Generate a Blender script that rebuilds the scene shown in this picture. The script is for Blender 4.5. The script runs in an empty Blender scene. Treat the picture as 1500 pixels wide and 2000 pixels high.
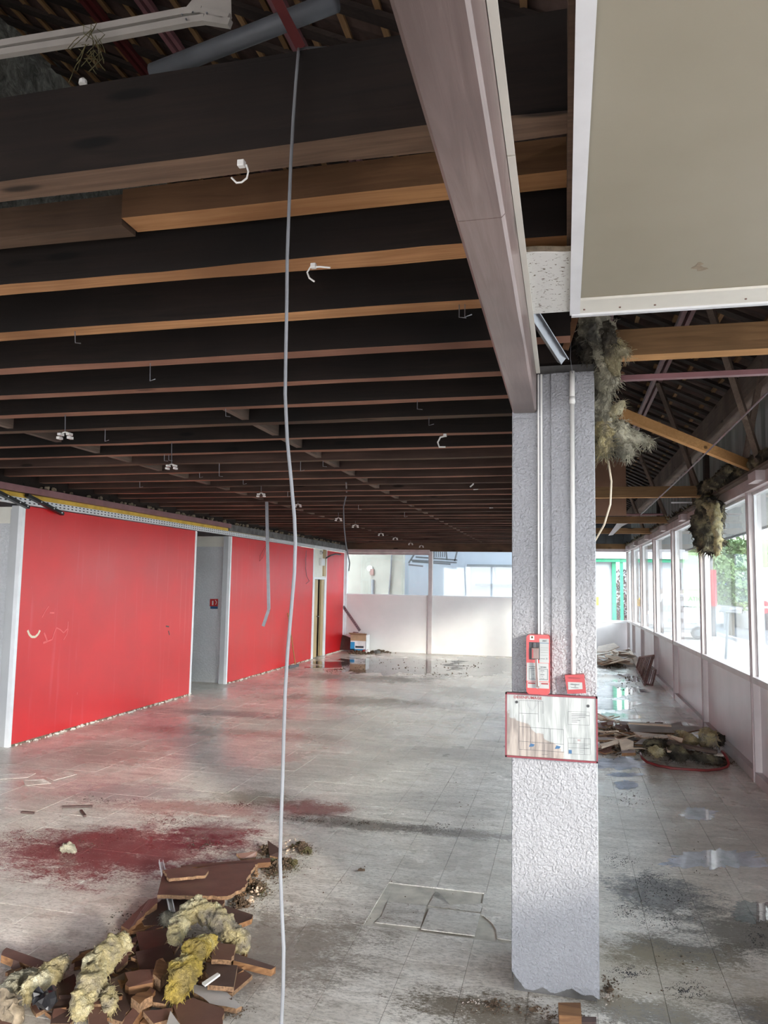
import bpy, bmesh, math, random
from mathutils import Vector, Matrix, noise as MN
random.seed(7)
S = bpy.context.scene
COL = S.collection
# ------------------------------------------------------------------ camera
CAM = Vector((0, 0, 1.85)); FPX = 1461.17
CR = Vector((0.97218, 0.23358, 0.01733)); CU = Vector((0.00514, -0.09525, 0.99544)); CF = Vector((-0.23416, 0.96766, 0.0938))
cd = bpy.data.cameras.new('camera'); cam = bpy.data.objects.new('camera', cd); COL.objects.link(cam)
cd.sensor_fit = 'VERTICAL'; cd.sensor_height = 24; cd.lens = FPX / 2000 * 24; cd.clip_start = .05; cd.clip_end = 600
m3 = Matrix((CR, CU, -CF)).transposed(); cam.matrix_world = Matrix.Translation(CAM) @ m3.to_4x4()
S.camera = cam
# ------------------------------------------------------------------ world, sun, exposure
W = bpy.data.worlds.new('world'); S.world = W; W.use_nodes = True
nt = W.node_tree; nt.nodes.clear()
wo = nt.nodes.new('ShaderNodeOutputWorld'); bg = nt.nodes.new('ShaderNodeBackground'); bg.inputs['Strength'].default_value = 4.0
tc = nt.nodes.new('ShaderNodeTexCoord'); sx = nt.nodes.new('ShaderNodeSeparateXYZ'); nt.links.new(tc.outputs['Generated'], sx.inputs[0])
rp = nt.nodes.new('ShaderNodeValToRGB'); nt.links.new(sx.outputs['Z'], rp.inputs[0])
rp.color_ramp.elements[0].position = 0; rp.color_ramp.elements[0].color = (.95, .96, 1, 1)
rp.color_ramp.elements[1].position = .55; rp.color_ramp.elements[1].color = (.62, .76, 1, 1)
nz = nt.nodes.new('ShaderNodeTexNoise'); nz.inputs['Scale'].default_value = 2.2; nz.inputs['Detail'].default_value = 5; nt.links.new(tc.outputs['Generated'], nz.inputs['Vector'])
r2 = nt.nodes.new('ShaderNodeValToRGB'); r2.color_ramp.elements[0].position = .36; r2.color_ramp.elements[1].position = .56; nt.links.new(nz.outputs[0], r2.inputs[0])
mx = nt.nodes.new('ShaderNodeMix'); mx.data_type = 'RGBA'; nt.links.new(r2.outputs[0], mx.inputs[0]); nt.links.new(rp.outputs[0], mx.inputs[6]); mx.inputs[7].default_value = (.92, .95, 1, 1)
nt.links.new(mx.outputs[2], bg.inputs[0]); nt.links.new(bg.outputs[0], wo.inputs[0])
sl = bpy.data.lights.new('sun', 'SUN'); sl.energy = 1.35; sl.angle = math.radians(5); sl.color = (1, .93, .82)
so = bpy.data.objects.new('sun', sl); COL.objects.link(so); so.location = (20, -20, 12)
so.rotation_euler = Vector((-1, 1, -.33)).to_track_quat('-Z', 'Y').to_euler()
S.view_settings.view_transform = 'Standard'; S.view_settings.look = 'None'; S.view_settings.gamma = 1
S.view_settings.use_curve_mapping = False; S.view_settings.exposure = 1.78
S.cycles.max_bounces = 8; S.cycles.diffuse_bounces = 5; S.cycles.transparent_max_bounces = 12; S.cycles.sample_clamp_indirect = 6

# ------------------------------------------------------------------ pixel -> world helpers
def ray(x, y): return CF + CR * ((x - 750) / FPX) - CU * ((y - 1000) / FPX)
def pz(x, y, z=0.0):
    d = ray(x, y); return CAM + d * ((z - CAM.z) / d.z)
def py(x, y, Y):
    d = ray(x, y); return CAM + d * (Y / d.y)
def px(x, y, X):
    d = ray(x, y); return CAM + d * (X / d.x)

# ------------------------------------------------------------------ materials
def schlick(k, f0):
    lw = k.n('ShaderNodeLayerWeight'); lw.inputs[0].default_value = .5
    return k.math('ADD', k.math('MULTIPLY', k.math('POWER', lw.outputs['Facing'], 5.), 1 - f0), f0, True)
class M:
    def __init__(s, name):
        s.m = bpy.data.materials.new(name); s.m.use_nodes = True; s.t = s.m.node_tree; s.b = s.t.nodes['Principled BSDF']
        s.geo = s.t.nodes.new('ShaderNodeNewGeometry')
    def n(s, t, **k):
        x = s.t.nodes.new(t)
        for a, b in k.items(): setattr(x, a, b)
        return x
    def l(s, a, b): s.t.links.new(a, b)
    def vec(s, scale, off=(0, 0, 0)):
        m = s.n('ShaderNodeMapping'); s.l(s.geo.outputs['Position'], m.inputs[0]); m.inputs['Scale'].default_value = scale; m.inputs['Location'].default_value = off
        return m.outputs[0]
    def noise(s, scale, detail=4, v=None, rough=.55, dist=0):
        x = s.n('ShaderNodeTexNoise'); x.inputs['Scale'].default_value = scale; x.inputs['Detail'].default_value = detail; x.inputs['Roughness'].default_value = rough; x.inputs['Distortion'].default_value = dist
        s.l(v if v is not None else s.geo.outputs['Position'], x.inputs['Vector']); return x.outputs[0]
    def ramp(s, f, *st):
        r = s.n('ShaderNodeValToRGB'); e = r.color_ramp.elements
        while len(e) < len(st): e.new(.5)
        for i, (p, c) in enumerate(st):
            e[i].position = p; e[i].color = (c, c, c, 1) if not isinstance(c, tuple) else (*c, 1)
        s.l(f, r.inputs[0]); return r.outputs[0]
    def mix(s, f, a, b, mode='MIX'):
        x = s.n('ShaderNodeMix', data_type='RGBA', blend_type=mode)
        for v, i in ((f, 0), (a, 6), (b, 7)):
            if isinstance(v, (float, int)): x.inputs[i].default_value = v if i == 0 else (v, v, v, 1)
            elif isinstance(v, tuple): x.inputs[i].default_value = (*v, 1)
            else: s.l(v, x.inputs[i])
        return x.outputs[2]
    def math(s, op, a, b=None, clamp=False):
        x = s.n('ShaderNodeMath', operation=op); x.use_clamp = clamp
        for v, i in ((a, 0), (b, 1)):
            if v is None: continue
            if isinstance(v, (float, int)): x.inputs[i].default_value = v
            else: s.l(v, x.inputs[i])
        return x.outputs[0]
    def bump(s, h, st=.3, d=.01):
        x = s.n('ShaderNodeBump'); x.inputs['Strength'].default_value = st; x.inputs['Distance'].default_value = d; s.l(h, x.inputs['Height']); s.l(x.outputs[0], s.b.inputs['Normal'])
    def base(s, c):
        if isinstance(c, tuple): s.b.inputs['Base Color'].default_value = (*c, 1)
        else: s.l(c, s.b.inputs['Base Color'])
    def rough(s, r):
        if isinstance(r, (float, int)): s.b.inputs['Roughness'].default_value = r
        else: s.l(r, s.b.inputs['Roughness'])
MAT = {}
def simple(name, c, rough=.6, metal=0, var=.15, scale=8, bump=0, bscale=60, spec=None):
    k = M(name); n = k.noise(scale, 5)
    c2 = tuple(x * (1 - var) for x in c); c1 = tuple(min(1, x * (1 + var)) for x in c)
    k.base(k.ramp(n, (.3, c2), (.7, c1))); k.rough(rough); k.b.inputs['Metallic'].default_value = metal
    if spec is not None: k.b.inputs['Specular IOR Level'].default_value = spec
    if bump: k.bump(k.noise(bscale, 4), bump, .005)
    MAT[name] = k.m; return k.m
def wood(name, c1, c2, axis='X', rough=.8, spec=.25):
    k = M(name); sc = {'X': (1.2, 22, 22), 'Y': (22, 1.2, 22), 'Z': (22, 22, 1.2)}[axis]
    a = k.noise(1.6, 6, k.vec(sc), .6, 1.2); b = k.noise(1.3, 3)
    col = k.mix(k.ramp(b, (.35, 0.), (.7, 1.)), k.ramp(a, (.3, c1), (.7, c2)), tuple(x * .62 for x in c1))
    v = k.n('ShaderNodeTexVoronoi'); v.inputs['Scale'].default_value = 1
    s2 = {'X': (1.6, 7, 7), 'Y': (7, 1.6, 7), 'Z': (7, 7, 1.6)}[axis]; k.l(k.vec(s2), v.inputs['Vector'])
    kn = k.ramp(v.outputs['Distance'], (.08, 1.), (.14, 0.)); col = k.mix(kn, col, tuple(x * .3 for x in c1))
    k.base(col); k.rough(rough); k.b.inputs['Specular IOR Level'].default_value = spec; k.bump(a, .25, .004); MAT[name] = k.m
wood('joist_wood', (.085, .052, .035), (.17, .105, .068))
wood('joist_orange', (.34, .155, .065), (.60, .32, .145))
wood('joist_side_far', (.05, .028, .022), (.085, .05, .038))  # lighter copy of joist_side, light on the far faces put into the colour
wood('joist_mid', (.13, .065, .035), (.22, .12, .06))
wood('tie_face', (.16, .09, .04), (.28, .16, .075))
wood('joist_far', (.25, .115, .075), (.38, .19, .125))
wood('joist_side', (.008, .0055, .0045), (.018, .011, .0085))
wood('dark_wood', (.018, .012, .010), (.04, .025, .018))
wood('rafter_wood', (.035, .026, .023), (.08, .058, .048), 'X')
wood('batten_wood', (.27, .15, .07), (.42, .25, .12), 'Y')
wood('plate_wood', (.14, .10, .08), (.24, .18, .14), 'Y')
wood('split_wood', (.13, .06, .03), (.36, .19, .085), 'X')
wood('torn_wood', (.15, .075, .04), (.34, .175, .08), 'X')
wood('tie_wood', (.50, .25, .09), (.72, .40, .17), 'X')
wood('beam_paint', (.175, .125, .115), (.28, .21, .195), 'Y', .32, .5)
simple('board_dark', (.075, .045, .038), .55, scale=14, bump=.2)
simple('board_brown', (.13, .065, .05), .5, scale=10, bump=.15)
simple('board_tan', (.55, .42, .31), .8, scale=10, bump=.3)
simple('board_pale', (.58, .50, .43), .8, scale=10, bump=.3)
simple('board_grey', (.40, .37, .345), .7, scale=8, bump=.2)
simple('chip_edge', (.20, .115, .06), .9, var=.5, scale=90, bump=.8, bscale=120)
simple('brown_sheet', (.24, .125, .075), .7, var=.15, scale=3)
simple('white_metal', (.72, .73, .74), .4, .2, .08)
simple('cream_trim', (.72, .70, .62), .5, 0, .06, 5)
simple('grey_paint', (.45, .46, .465), .45, 0, .05, 3)
simple('white_trim', (.78, .79, .80), .4, 0, .06, 6)
simple('galv', (.27, .28, .30), .35, .8, .12, 12)
simple('black_metal', (.015, .015, .016), .35, .3)
simple('pipe_grey', (.085, .09, .10), .5)
simple('channel_white', (.30, .275, .25), .6, 0, .15, 5)
simple('purple_metal', (.22, .10, .105), .45, 0, .2, 5)
simple('red_metal', (.09, .015, .015), .5)
simple('mullion', (.50, .44, .43), .4, 0, .1, 4)
simple('header_paint', (.46, .38, .375), .5, 0, .15, 5)
simple('low_panel', (.70, .68, .69), .38, 0, .07, 2)
simple('partition', (.76, .735, .72), .55, 0, .06, 1.3)
simple('yellow_foam', (.62, .40, .06), .8, 0, .2, 8)
simple('tan_door', (.45, .32, .16), .5, 0, .12, 3)
simple('cable_grey', (.15, .155, .165), .4)
simple('cable_cream', (.62, .52, .38), .5)
simple('cable_dark', (.10, .10, .11), .5)
simple('white_plastic', (.66, .65, .62), .35, 0, .03)
simple('red_plastic', (.42, .018, .016), .28, 0, .05)
simple('red_dull', (.26, .016, .018), .4, 0, .1)
simple('frame_red', (.13, .006, .014), .4, 0, .1)
simple('paper', (.28, .295, .29), .6, 0, .05)
simple('ink', (.03, .03, .04), .6)
simple('ink_red', (.20, .012, .015), .6)
simple('ink_blue', (.02, .075, .16), .5)
simple('lever', (.13, .09, .08), .35, .3)
simple('blue_card', (.02, .28, .58), .5)
simple('card', (.42, .28, .17), .7)
simple('white_card', (.75, .75, .76), .6)
simple('black_plastic', (.012, .012, .014), .3)
simple('hose_red', (.17, .02, .02), .35)
simple('crumb', (.10, .065, .04), .95, 0, .6, 40)
simple('moss', (.09, .075, .03), .95, 0, .6, 50)
simple('dust', (.20, .16, .11), .95, 0, .4, 40, .6, 90)
simple('sub_floor', (.50, .46, .39), .85, 0, .25, 9, .4, 120)
simple('rust', (.22, .13, .11), .6, .2, .3, 20)
simple('concrete_dark', (.13, .125, .12), .9, 0, .4, 9, .6, 30)
simple('green_paint', (.015, .22, .11), .45)
simple('ext_white', (.33, .33, .34), .7, 0, .03, .5)
simple('ext_blue_white', (.27, .30, .345), .7, 0, .04, .4)
simple('ext_grey', (.13, .14, .15), .8, 0, .06, .3)
simple('plaster', (.25, .24, .205), .9, 0, .16, 1.2, .3, 9)
simple('asphalt', (.07, .072, .08), .85, 0, .12, 1)
simple('pavement', (.24, .215, .20), .9, 0, .1, 1.2)
simple('leaf', (.05, .10, .02), .7, 0, .5, 1.5)
simple('leaf_pale', (.10, .16, .045), .7, 0, .4, 1.0)
simple('leaf_red', (.08, .035, .03), .7, 0, .6, 4)
simple('bark', (.10, .08, .06), .9)
simple('hill_green', (.10, .15, .05), .9, 0, .45, .06)
simple('van_white', (.25, .255, .27), .3, 0, .03)
simple('tyre', (.02, .02, .022), .7)
simple('sign_red', (.28, .02, .03), .4)
simple('ext_blue', (.05, .10, .45), .5)
simple('yellow_sticker', (.85, .45, .03), .5)
simple('dark_opening', (.03, .03, .035), .6)
simple('white_glow_plain', (.75, .75, .72), .5)

def red_wall():
    k = M('red_wall'); n = k.noise(1.2, 4); st = k.noise(1.5, 3, k.vec((9, 9, .5)))
    c = k.ramp(n, (.3, (.56, .010, .014)), (.7, (.66, .015, .019)))
    c = k.mix(k.math('MULTIPLY', k.ramp(st, (.60, 0.), (.72, 1.)), .18), c, (.72, .15, .16))
    sc = k.noise(9, 5, k.vec((1, 1, .35))); c = k.mix(k.math('MULTIPLY', k.ramp(sc, (.73, 0.), (.76, 1.)), .35), c, (.8, .35, .33))
    k.base(c); k.rough(k.ramp(n, (.3, .30), (.7, .42))); k.bump(k.noise(30, 3), .04, .003); MAT['red_wall'] = k.m
red_wall()
def stucco(name, c, st, sc=46):
    k = M(name); a = k.noise(sc, 3, None, .5, .6); b = k.noise(sc * 2.3, 2)
    r = k.ramp(a, (.40, 0.), (.62, 1.)); h = k.math('ADD', r, k.math('MULTIPLY', b, .4))
    lo = k.noise(2.5, 4)
    c0 = k.ramp(lo, (.3, tuple(x * .88 for x in c)), (.7, c)); k.base(k.mix(k.math('MULTIPLY', k.math('SUBTRACT', 1., r), .22), c0, tuple(x * .6 for x in c)))  # shade painted into the crevices so the relief reads
    k.rough(.45); k.bump(h, st, .006); MAT[name] = k.m
stucco('stucco', (.33, .335, .35), .55, 110)
stucco('stucco_left', (.62, .63, .64), .5, 34)
def masonry():
    k = M('masonry'); a = k.noise(5, 8, None, .7, 1.5); k.base(k.ramp(a, (.3, (.08, .08, .07)), (.5, (.28, .28, .24)), (.68, (.55, .55, .48)))); k.rough(.95); k.bump(a, 1, .05); MAT['masonry'] = k.m
masonry()
def panel_beige():
    k = M('panel_beige'); n = k.noise(1.1, 4); k.base(k.ramp(n, (.3, (.30, .27, .20)), (.7, (.365, .335, .26)))); k.rough(.6); k.bump(k.noise(350, 2), .08, .001)
    MAT['panel_beige'] = k.m
panel_beige()
simple('panel_stain', (.27, .215, .15), .7, 0, .2, 60)
def acoustic():
    k = M('acoustic'); v = k.noise(95, 1, k.vec((.7, 1.2, 1)), .5, .8); f = k.ramp(v, (.31, 1.), (.35, 0.))
    k.base(k.mix(f, (.70, .70, .66), (.16, .13, .09))); k.rough(.9); k.bump(v, .4, .004); MAT['acoustic'] = k.m
acoustic()
def wool_mat(name, ca, cb, cc):
    k = M(name); a = k.noise(5.5, 4); b = k.noise(60, 5, None, .7, 2)
    c = k.ramp(a, (.36, ca), (.5, cb), (.64, cc)); c = k.mix(k.ramp(b, (.35, .42), (.55, 0.)), c, (.07, .055, .04), 'MIX')
    k.base(c); k.rough(.95); k.b.inputs['Specular IOR Level'].default_value = .1; k.bump(b, 1., .02); MAT[name] = k.m
wool_mat('wool_yellow', (.34, .30, .24), (.68, .57, .30), (.82, .75, .52))
wool_mat('wool_deep', (.34, .26, .10), (.60, .44, .10), (.66, .60, .36))
wool_mat('wool_grey', (.12, .115, .10), (.46, .43, .33), (.82, .77, .58))
wool_mat('wool_dark', (.035, .033, .030), (.12, .105, .08), (.38, .33, .20))
def glass():
    k = M('window_glass'); k.t.nodes.remove(k.b); o = k.t.nodes['Material Output']
    tr = k.n('ShaderNodeBsdfTransparent'); tr.inputs[0].default_value = (.90, .94, .94, 1); gl = k.n('ShaderNodeBsdfGlossy'); gl.inputs['Roughness'].default_value = .02
    df = k.n('ShaderNodeBsdfDiffuse'); df.inputs[0].default_value = (.8, .85, .85, 1)
    a = k.n('ShaderNodeMixShader'); k.l(schlick(k, .035), a.inputs[0]); k.l(tr.outputs[0], a.inputs[1]); k.l(gl.outputs[0], a.inputs[2])
    n = k.noise(3, 6, k.vec((1, 1, .3))); b = k.n('ShaderNodeMixShader'); k.l(k.math('MULTIPLY', k.ramp(n, (.45, .015), (.75, .07)), 1.), b.inputs[0]); k.l(a.outputs[0], b.inputs[1]); k.l(df.outputs[0], b.inputs[2])
    k.l(b.outputs[0], o.inputs[0]); MAT['window_glass'] = k.m
glass()
def water():
    k = M('puddle_water'); k.t.nodes.remove(k.b); o = k.t.nodes['Material Output']
    tr = k.n('ShaderNodeBsdfTransparent'); tr.inputs[0].default_value = (.86, .87, .88, 1); gl = k.n('ShaderNodeBsdfGlossy'); gl.inputs['Roughness'].default_value = .03
    bp = k.n('ShaderNodeBump'); bp.inputs['Strength'].default_value = .03; bp.inputs['Distance'].default_value = .01; k.l(k.noise(14, 2), bp.inputs['Height']); k.l(bp.outputs[0], gl.inputs['Normal'])
    a = k.n('ShaderNodeMixShader'); k.l(schlick(k, .05), a.inputs[0]); k.l(tr.outputs[0], a.inputs[1]); k.l(gl.outputs[0], a.inputs[2]); k.l(a.outputs[0], o.inputs[0]); MAT['puddle_water'] = k.m
water()
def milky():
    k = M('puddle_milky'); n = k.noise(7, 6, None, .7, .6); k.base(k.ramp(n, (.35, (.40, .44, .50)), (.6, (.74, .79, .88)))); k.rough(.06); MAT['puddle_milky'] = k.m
milky()
def floor_mat():
    k = M('floor_tile'); P = k.geo.outputs['Position']
    st = k.noise(2.2, 7, k.vec((1.6, 5, 1)), .72, .9); big = k.noise(.55, 5, None, .6, .5); fine = k.noise(30, 8, k.vec((1, 2.2, 1)), .8)
    c = k.ramp(st, (.28, (.42, .38, .325)), (.42, (.69, .64, .565)), (.60, (.88, .83, .755)))
    c = k.mix(k.math('MULTIPLY', k.ramp(big, (.42, 1.), (.54, 0.)), .42), c, (.33, .305, .28))
    c = k.mix(k.math('MULTIPLY', k.ramp(fine, (.42, 1.), (.51, 0.)), .5), c, (.24, .215, .185))
    wn = k.noise(3.0, 8, None, .72, .3); wn2 = k.noise(11, 8, k.vec((1, 2, 1)), .75, .5)
    def ell(cx, cy, rx, ry, ang=0):
        s1 = k.n('ShaderNodeVectorMath', operation='SUBTRACT'); k.l(P, s1.inputs[0]); s1.inputs[1].default_value = (cx, cy, 0)
        rt = k.n('ShaderNodeVectorRotate', rotation_type='Z_AXIS'); k.l(s1.outputs[0], rt.inputs[0]); rt.inputs['Angle'].default_value = -ang
        s2 = k.n('ShaderNodeVectorMath', operation='MULTIPLY'); k.l(rt.outputs[0], s2.inputs[0]); s2.inputs[1].default_value = (1 / rx, 1 / ry, 0)
        ln = k.n('ShaderNodeVectorMath', operation='LENGTH'); k.l(s2.outputs[0], ln.inputs[0]); return ln.outputs['Value']
    grit = k.noise(48, 9, k.vec((1, 2.0, 1)), .82, .4); grit2 = k.noise(6, 8, k.vec((1, 1.8, 1), (5, 3, 0)), .75, .6)
    gsum = k.math('ADD', k.math('MULTIPLY', k.math('SUBTRACT', grit, .5), 4.2), k.math('MULTIPLY', k.math('SUBTRACT', grit2, .5), 2.4))
    def stain(c, e, col, amt, thr=(.95, .55), nn=None, jit=1.3):
        d = k.math('ADD', e, k.math('MULTIPLY', k.math('SUBTRACT', wn, .5), jit))
        m = k.ramp(k.math('SUBTRACT', 1.25, d), (.0, 0.), (1., 1.))
        f = k.ramp(k.math('ADD', k.math('SUBTRACT', k.math('MULTIPLY', m, 1.5), .62), gsum), (.10, 0.), (.55, 1.)); f = k.math('MULTIPLY', f, k.ramp(m, (.02, 0.), (.2, 1.)))
        return k.mix(k.math('MULTIPLY', f, amt), c, col)
    RED = (.17, .022, .028)
    c = stain(c, ell(-2.95, 4.75, 1.3, .75, .25), RED, .93, (1.1, .3))
    c = stain(c, ell(-2.55, 5.2, .55, .5), (.15, .02, .03), .8, (1.1, .4))
    c = stain(c, ell(-2.95, 5.75, 1.2, .28, .1), (.34, .10, .08), .6, (1.2, .4))
    c = stain(c, ell(-2.05, 6.0, .55, .32), (.20, .035, .03), .75, (1.1, .4))
    c = stain(c, ell(-2.6, 6.15, .5, .3), (.16, .16, .09), .6)
    c = stain(c, ell(-1.55, 5.75, .9, .2), (.11, .09, .07), .75)
    c = stain(c, ell(-.75, 5.75, .8, .14), (.12, .10, .09), .6)
    c = stain(c, ell(-3.7, 6.0, .8, .45), (.30, .22, .23), .6, (1.3, .6))
    MOLD = (.065, .065, .075)
    c = stain(c, ell(.55, 5.0, .5, .42, -.5), MOLD, .85, (1.1, .35))
    c = stain(c, ell(.95, 4.6, .55, .4, -.5), (.085, .075, .06), .85, (1.1, .35))
    c = stain(c, ell(.55, 4.25, .5, .28, .1), (.07, .058, .04), .9, (1.1, .35))
    c = stain(c, ell(.85, 3.75, .35, .2, -.3), MOLD, .9, (1.0, .45))
    c = stain(c, ell(.35, 3.65, .4, .2), (.09, .085, .08), .8, (1.0, .35))
    c = stain(c, ell(1.45, 4.3, .3, .5), (.07, .085, .12), .8)
    c = stain(c, ell(.4, 3.95, .9, .5), (.36, .29, .18), .45, (1.2, .4))
    c = stain(c, ell(-.35, 3.45, .5, .22), (.12, .09, .055), .85, (1.2, .4))
    c = stain(c, ell(.2, 3.4, .5, .15), (.10, .075, .05), .8, (1.2, .4))
    c = stain(c, ell(-4.2, 8.6, 2.2, .35, .05), (.24, .20, .17), .6)
    c = stain(c, ell(-4.6, 9.8, 1.4, .35), (.16, .15, .15), .65)
    c = stain(c, ell(-3.0, 11.5, 2.4, .7), (.22, .18, .14), .75)
    c = stain(c, ell(-3.6, 14.2, 2.2, .9), (.17, .14, .11), .85)
    c = stain(c, ell(-3.1, 17.3, 3.0, 1.7), (.085, .08, .075), .8, (1.15, .5))
    c = stain(c, ell(1.15, 9.7, .9, 1.4), (.15, .13, .11), .7)
    c = stain(c, ell(.8, 13.5, .9, 2.5), (.20, .185, .175), .6)
    c = stain(c, ell(1.2, 18.7, .8, 2.2), (.10, .09, .08), .7)
    c = stain(c, ell(-1.5, 3.7, .9, .6, .5), (.13, .10, .075), .6, (1.2, .3))
    c = stain(c, ell(-4.6, 7.2, .9, .6), (.23, .16, .14), .5)
    k.base(c)
    wet = k.noise(.75, 5, k.vec((1, .8, 1), (3, 5, 0)), .6)
    sp = k.n('ShaderNodeSeparateXYZ'); k.l(P, sp.inputs[0])
    far = k.n('ShaderNodeMapRange'); k.l(sp.outputs[1], far.inputs[0]); far.inputs[1].default_value = 3; far.inputs[2].default_value = 14; far.inputs[3].default_value = .04; far.inputs[4].default_value = -.04
    r = k.ramp(k.math('ADD', wet, far.outputs[0]), (.42, .10), (.54, .30), (.70, .48)); k.rough(k.math('ADD', r, k.math('MULTIPLY', fine, .08)))
    k.bump(k.math('ADD', fine, k.math('MULTIPLY', wn2, 1.2)), .28, .004); MAT['floor_tile'] = k.m
floor_mat()
def plan_sheet():
    k = M('plan_sheet'); P = k.geo.outputs['Position']; sp = k.n('ShaderNodeSeparateXYZ'); k.l(P, sp.inputs[0]); X, Z = sp.outputs[0], sp.outputs[2]
    w = k.noise(40, 3, k.vec((1.2, .01, .12)), .6, .4)
    c = k.ramp(w, (.38, (.21, .225, .22)), (.6, (.33, .345, .335)))
    nz_ = k.noise(28, 4)
    lim = k.math('SUBTRACT', k.math('SUBTRACT', 1.262, k.math('MULTIPLY', k.math('ADD', X, .27), .62)), Z)
    m = k.ramp(k.math('ADD', k.math('MULTIPLY', lim, 14.), k.math('SUBTRACT', nz_, .5)), (0., 0.), (.09, 1.))
    xr = k.ramp(k.math('MULTIPLY', k.math('ADD', X, k.math('MULTIPLY', k.math('SUBTRACT', nz_, .5), .05)), 10.), (0., 1.), (.05, 1.))
    lim2 = k.ramp(k.math('MULTIPLY', k.math('SUBTRACT', -.005, k.math('ADD', X, k.math('MULTIPLY', k.math('SUBTRACT', nz_, .5), .07))), 40.), (0., 0.), (.2, 1.))
    c = k.mix(k.math('MULTIPLY', k.math('MULTIPLY', m, lim2), .85), c, k.ramp(w, (.38, (.13, .10, .085)), (.6, (.27, .225, .19))))
    k.base(c); k.rough(.35); MAT['plan_sheet'] = k.m
plan_sheet()
def corrug():
    k = M('corrugated'); n = k.noise(2, 5, k.vec((3, 3, .4))); k.base(k.ramp(n, (.3, (.15, .17, .165)), (.7, (.26, .285, .27)))); k.rough(.5); MAT['corrugated'] = k.m
corrug()
simple('gable_dark', (.06, .065, .07), .7, 0, .2, 3)
simple('roof_tile', (.10, .062, .05), .9, 0, .45, 6, .4, 30)
simple('soffit', (.30, .31, .30), .5, 0, .05, 1)

# ------------------------------------------------------------------ mesh builder
def wloc(o):
    v = Vector((0, 0, 0))
    while o: v += Vector(o.location); o = o.parent
    return v
class MB:
    def __init__(s): s.v = []; s.f = []; s.mi = []
    def add(s, vs, fs, mi=0):
        b = len(s.v); s.v += [Vector(v) for v in vs]; s.f += [tuple(b + i for i in f) for f in fs]; s.mi += [mi] * len(fs); return s
    def box(s, x0, x1, y0, y1, z0, z1, mi=0):
        return s.add([(x0, y0, z0), (x1, y0, z0), (x1, y1, z0), (x0, y1, z0), (x0, y0, z1), (x1, y0, z1), (x1, y1, z1), (x0, y1, z1)],
                     [(0, 3, 2, 1), (4, 5, 6, 7), (0, 1, 5, 4), (1, 2, 6, 5), (2, 3, 7, 6), (3, 0, 4, 7)], mi)
    def bar(s, a, b, w, h, up=(0, 0, 1), mi=0):
        a = Vector(a); b = Vector(b); d = (b - a).normalized(); u = Vector(up)
        if abs(d.dot(u)) > .99: u = Vector((1, 0, 0))
        r = d.cross(u).normalized() * (w / 2); u2 = r.cross(d).normalized() * (h / 2)
        return s.add([a - r - u2, a + r - u2, b + r - u2, b - r - u2, a - r + u2, a + r + u2, b + r + u2, b - r + u2],
                     [(0, 3, 2, 1), (4, 5, 6, 7), (0, 1, 5, 4), (1, 2, 6, 5), (2, 3, 7, 6), (3, 0, 4, 7)], mi)
    def tube(s, pts, r, n=8, mi=0, caps=True):
        pts = [Vector(p) for p in pts]; rs = r if isinstance(r, (list, tuple)) else [r] * len(pts); rings = []
        ref = Vector((.13, .21, .97)).normalized()
        for i, p in enumerate(pts):
            d = (pts[min(i + 1, len(pts) - 1)] - pts[max(i - 1, 0)]).normalized()
            if abs(d.dot(ref)) > .97: ref = Vector((.9, .3, .1)).normalized()
            a = d.cross(ref).normalized(); b = d.cross(a).normalized(); ref = (ref - d * ref.dot(d)).normalized()
            rings.append([p + (a * math.cos(t) + b * math.sin(t)) * rs[i] for t in [2 * math.pi * j / n for j in range(n)]])
        vs = [v for q in rings for v in q]; fs = []
        for i in range(len(pts) - 1):
            for j in range(n): fs.append((i * n + j, i * n + (j + 1) % n, (i + 1) * n + (j + 1) % n, (i + 1) * n + j))
        if caps: fs += [tuple(range(n))[::-1], tuple((len(pts) - 1) * n + j for j in range(n))]
        return s.add(vs, fs, mi)
    def prism(s, poly, d, mi=0, side=None):
        poly = [Vector(p) for p in poly]; n = len(poly); d = Vector(d)
        s.add(poly + [p + d for p in poly], [tuple(range(n)), tuple(range(n, 2 * n))[::-1]], mi)
        b = len(s.v) - 2 * n; s.f += [(b + i, b + (i + 1) % n, b + n + (i + 1) % n, b + n + i) for i in range(n)]; s.mi += [mi if side is None else side] * n; return s
    def build(s, name, mat, parent=None, smooth=False, bevel=0):
        if parent is not None: o0 = wloc(parent)
        else:
            xs = [v.x for v in s.v]; ys = [v.y for v in s.v]; zs = [v.z for v in s.v]
            o0 = Vector(((min(xs) + max(xs)) / 2, (min(ys) + max(ys)) / 2, min(zs)))
        me = bpy.data.meshes.new(name); me.from_pydata([v - o0 for v in s.v], [], s.f)
        for m in (mat if isinstance(mat, (list, tuple)) else [mat]): me.materials.append(MAT[m])
        bm = bmesh.new(); bm.from_mesh(me)
        bm.faces.ensure_lookup_table()
        for f, i in zip(bm.faces, s.mi): f.material_index = i
        bmesh.ops.recalc_face_normals(bm, faces=bm.faces)
        if bevel: bmesh.ops.bevel(bm, geom=list(bm.edges), offset=bevel, segments=2, affect='EDGES', profile=.5)
        bm.to_mesh(me); bm.free()
        if smooth:
            for p in me.polygons: p.use_smooth = True
        o = bpy.data.objects.new(name, me); COL.objects.link(o); o.parent = parent
        o.location = (0, 0, 0) if parent is not None else o0
        return o
def tag(o, label=None, cat=None, group=None, kind=None):
    if label: o['label'] = label
    if cat: o['category'] = cat
    if group: o['group'] = group
    if kind: o['kind'] = kind
    return o
def thing(name, loc, label, cat, group=None):
    o = bpy.data.objects.new(name, None); o.empty_display_size = .1; COL.objects.link(o); o.location = loc; return tag(o, label, cat, group)
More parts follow.
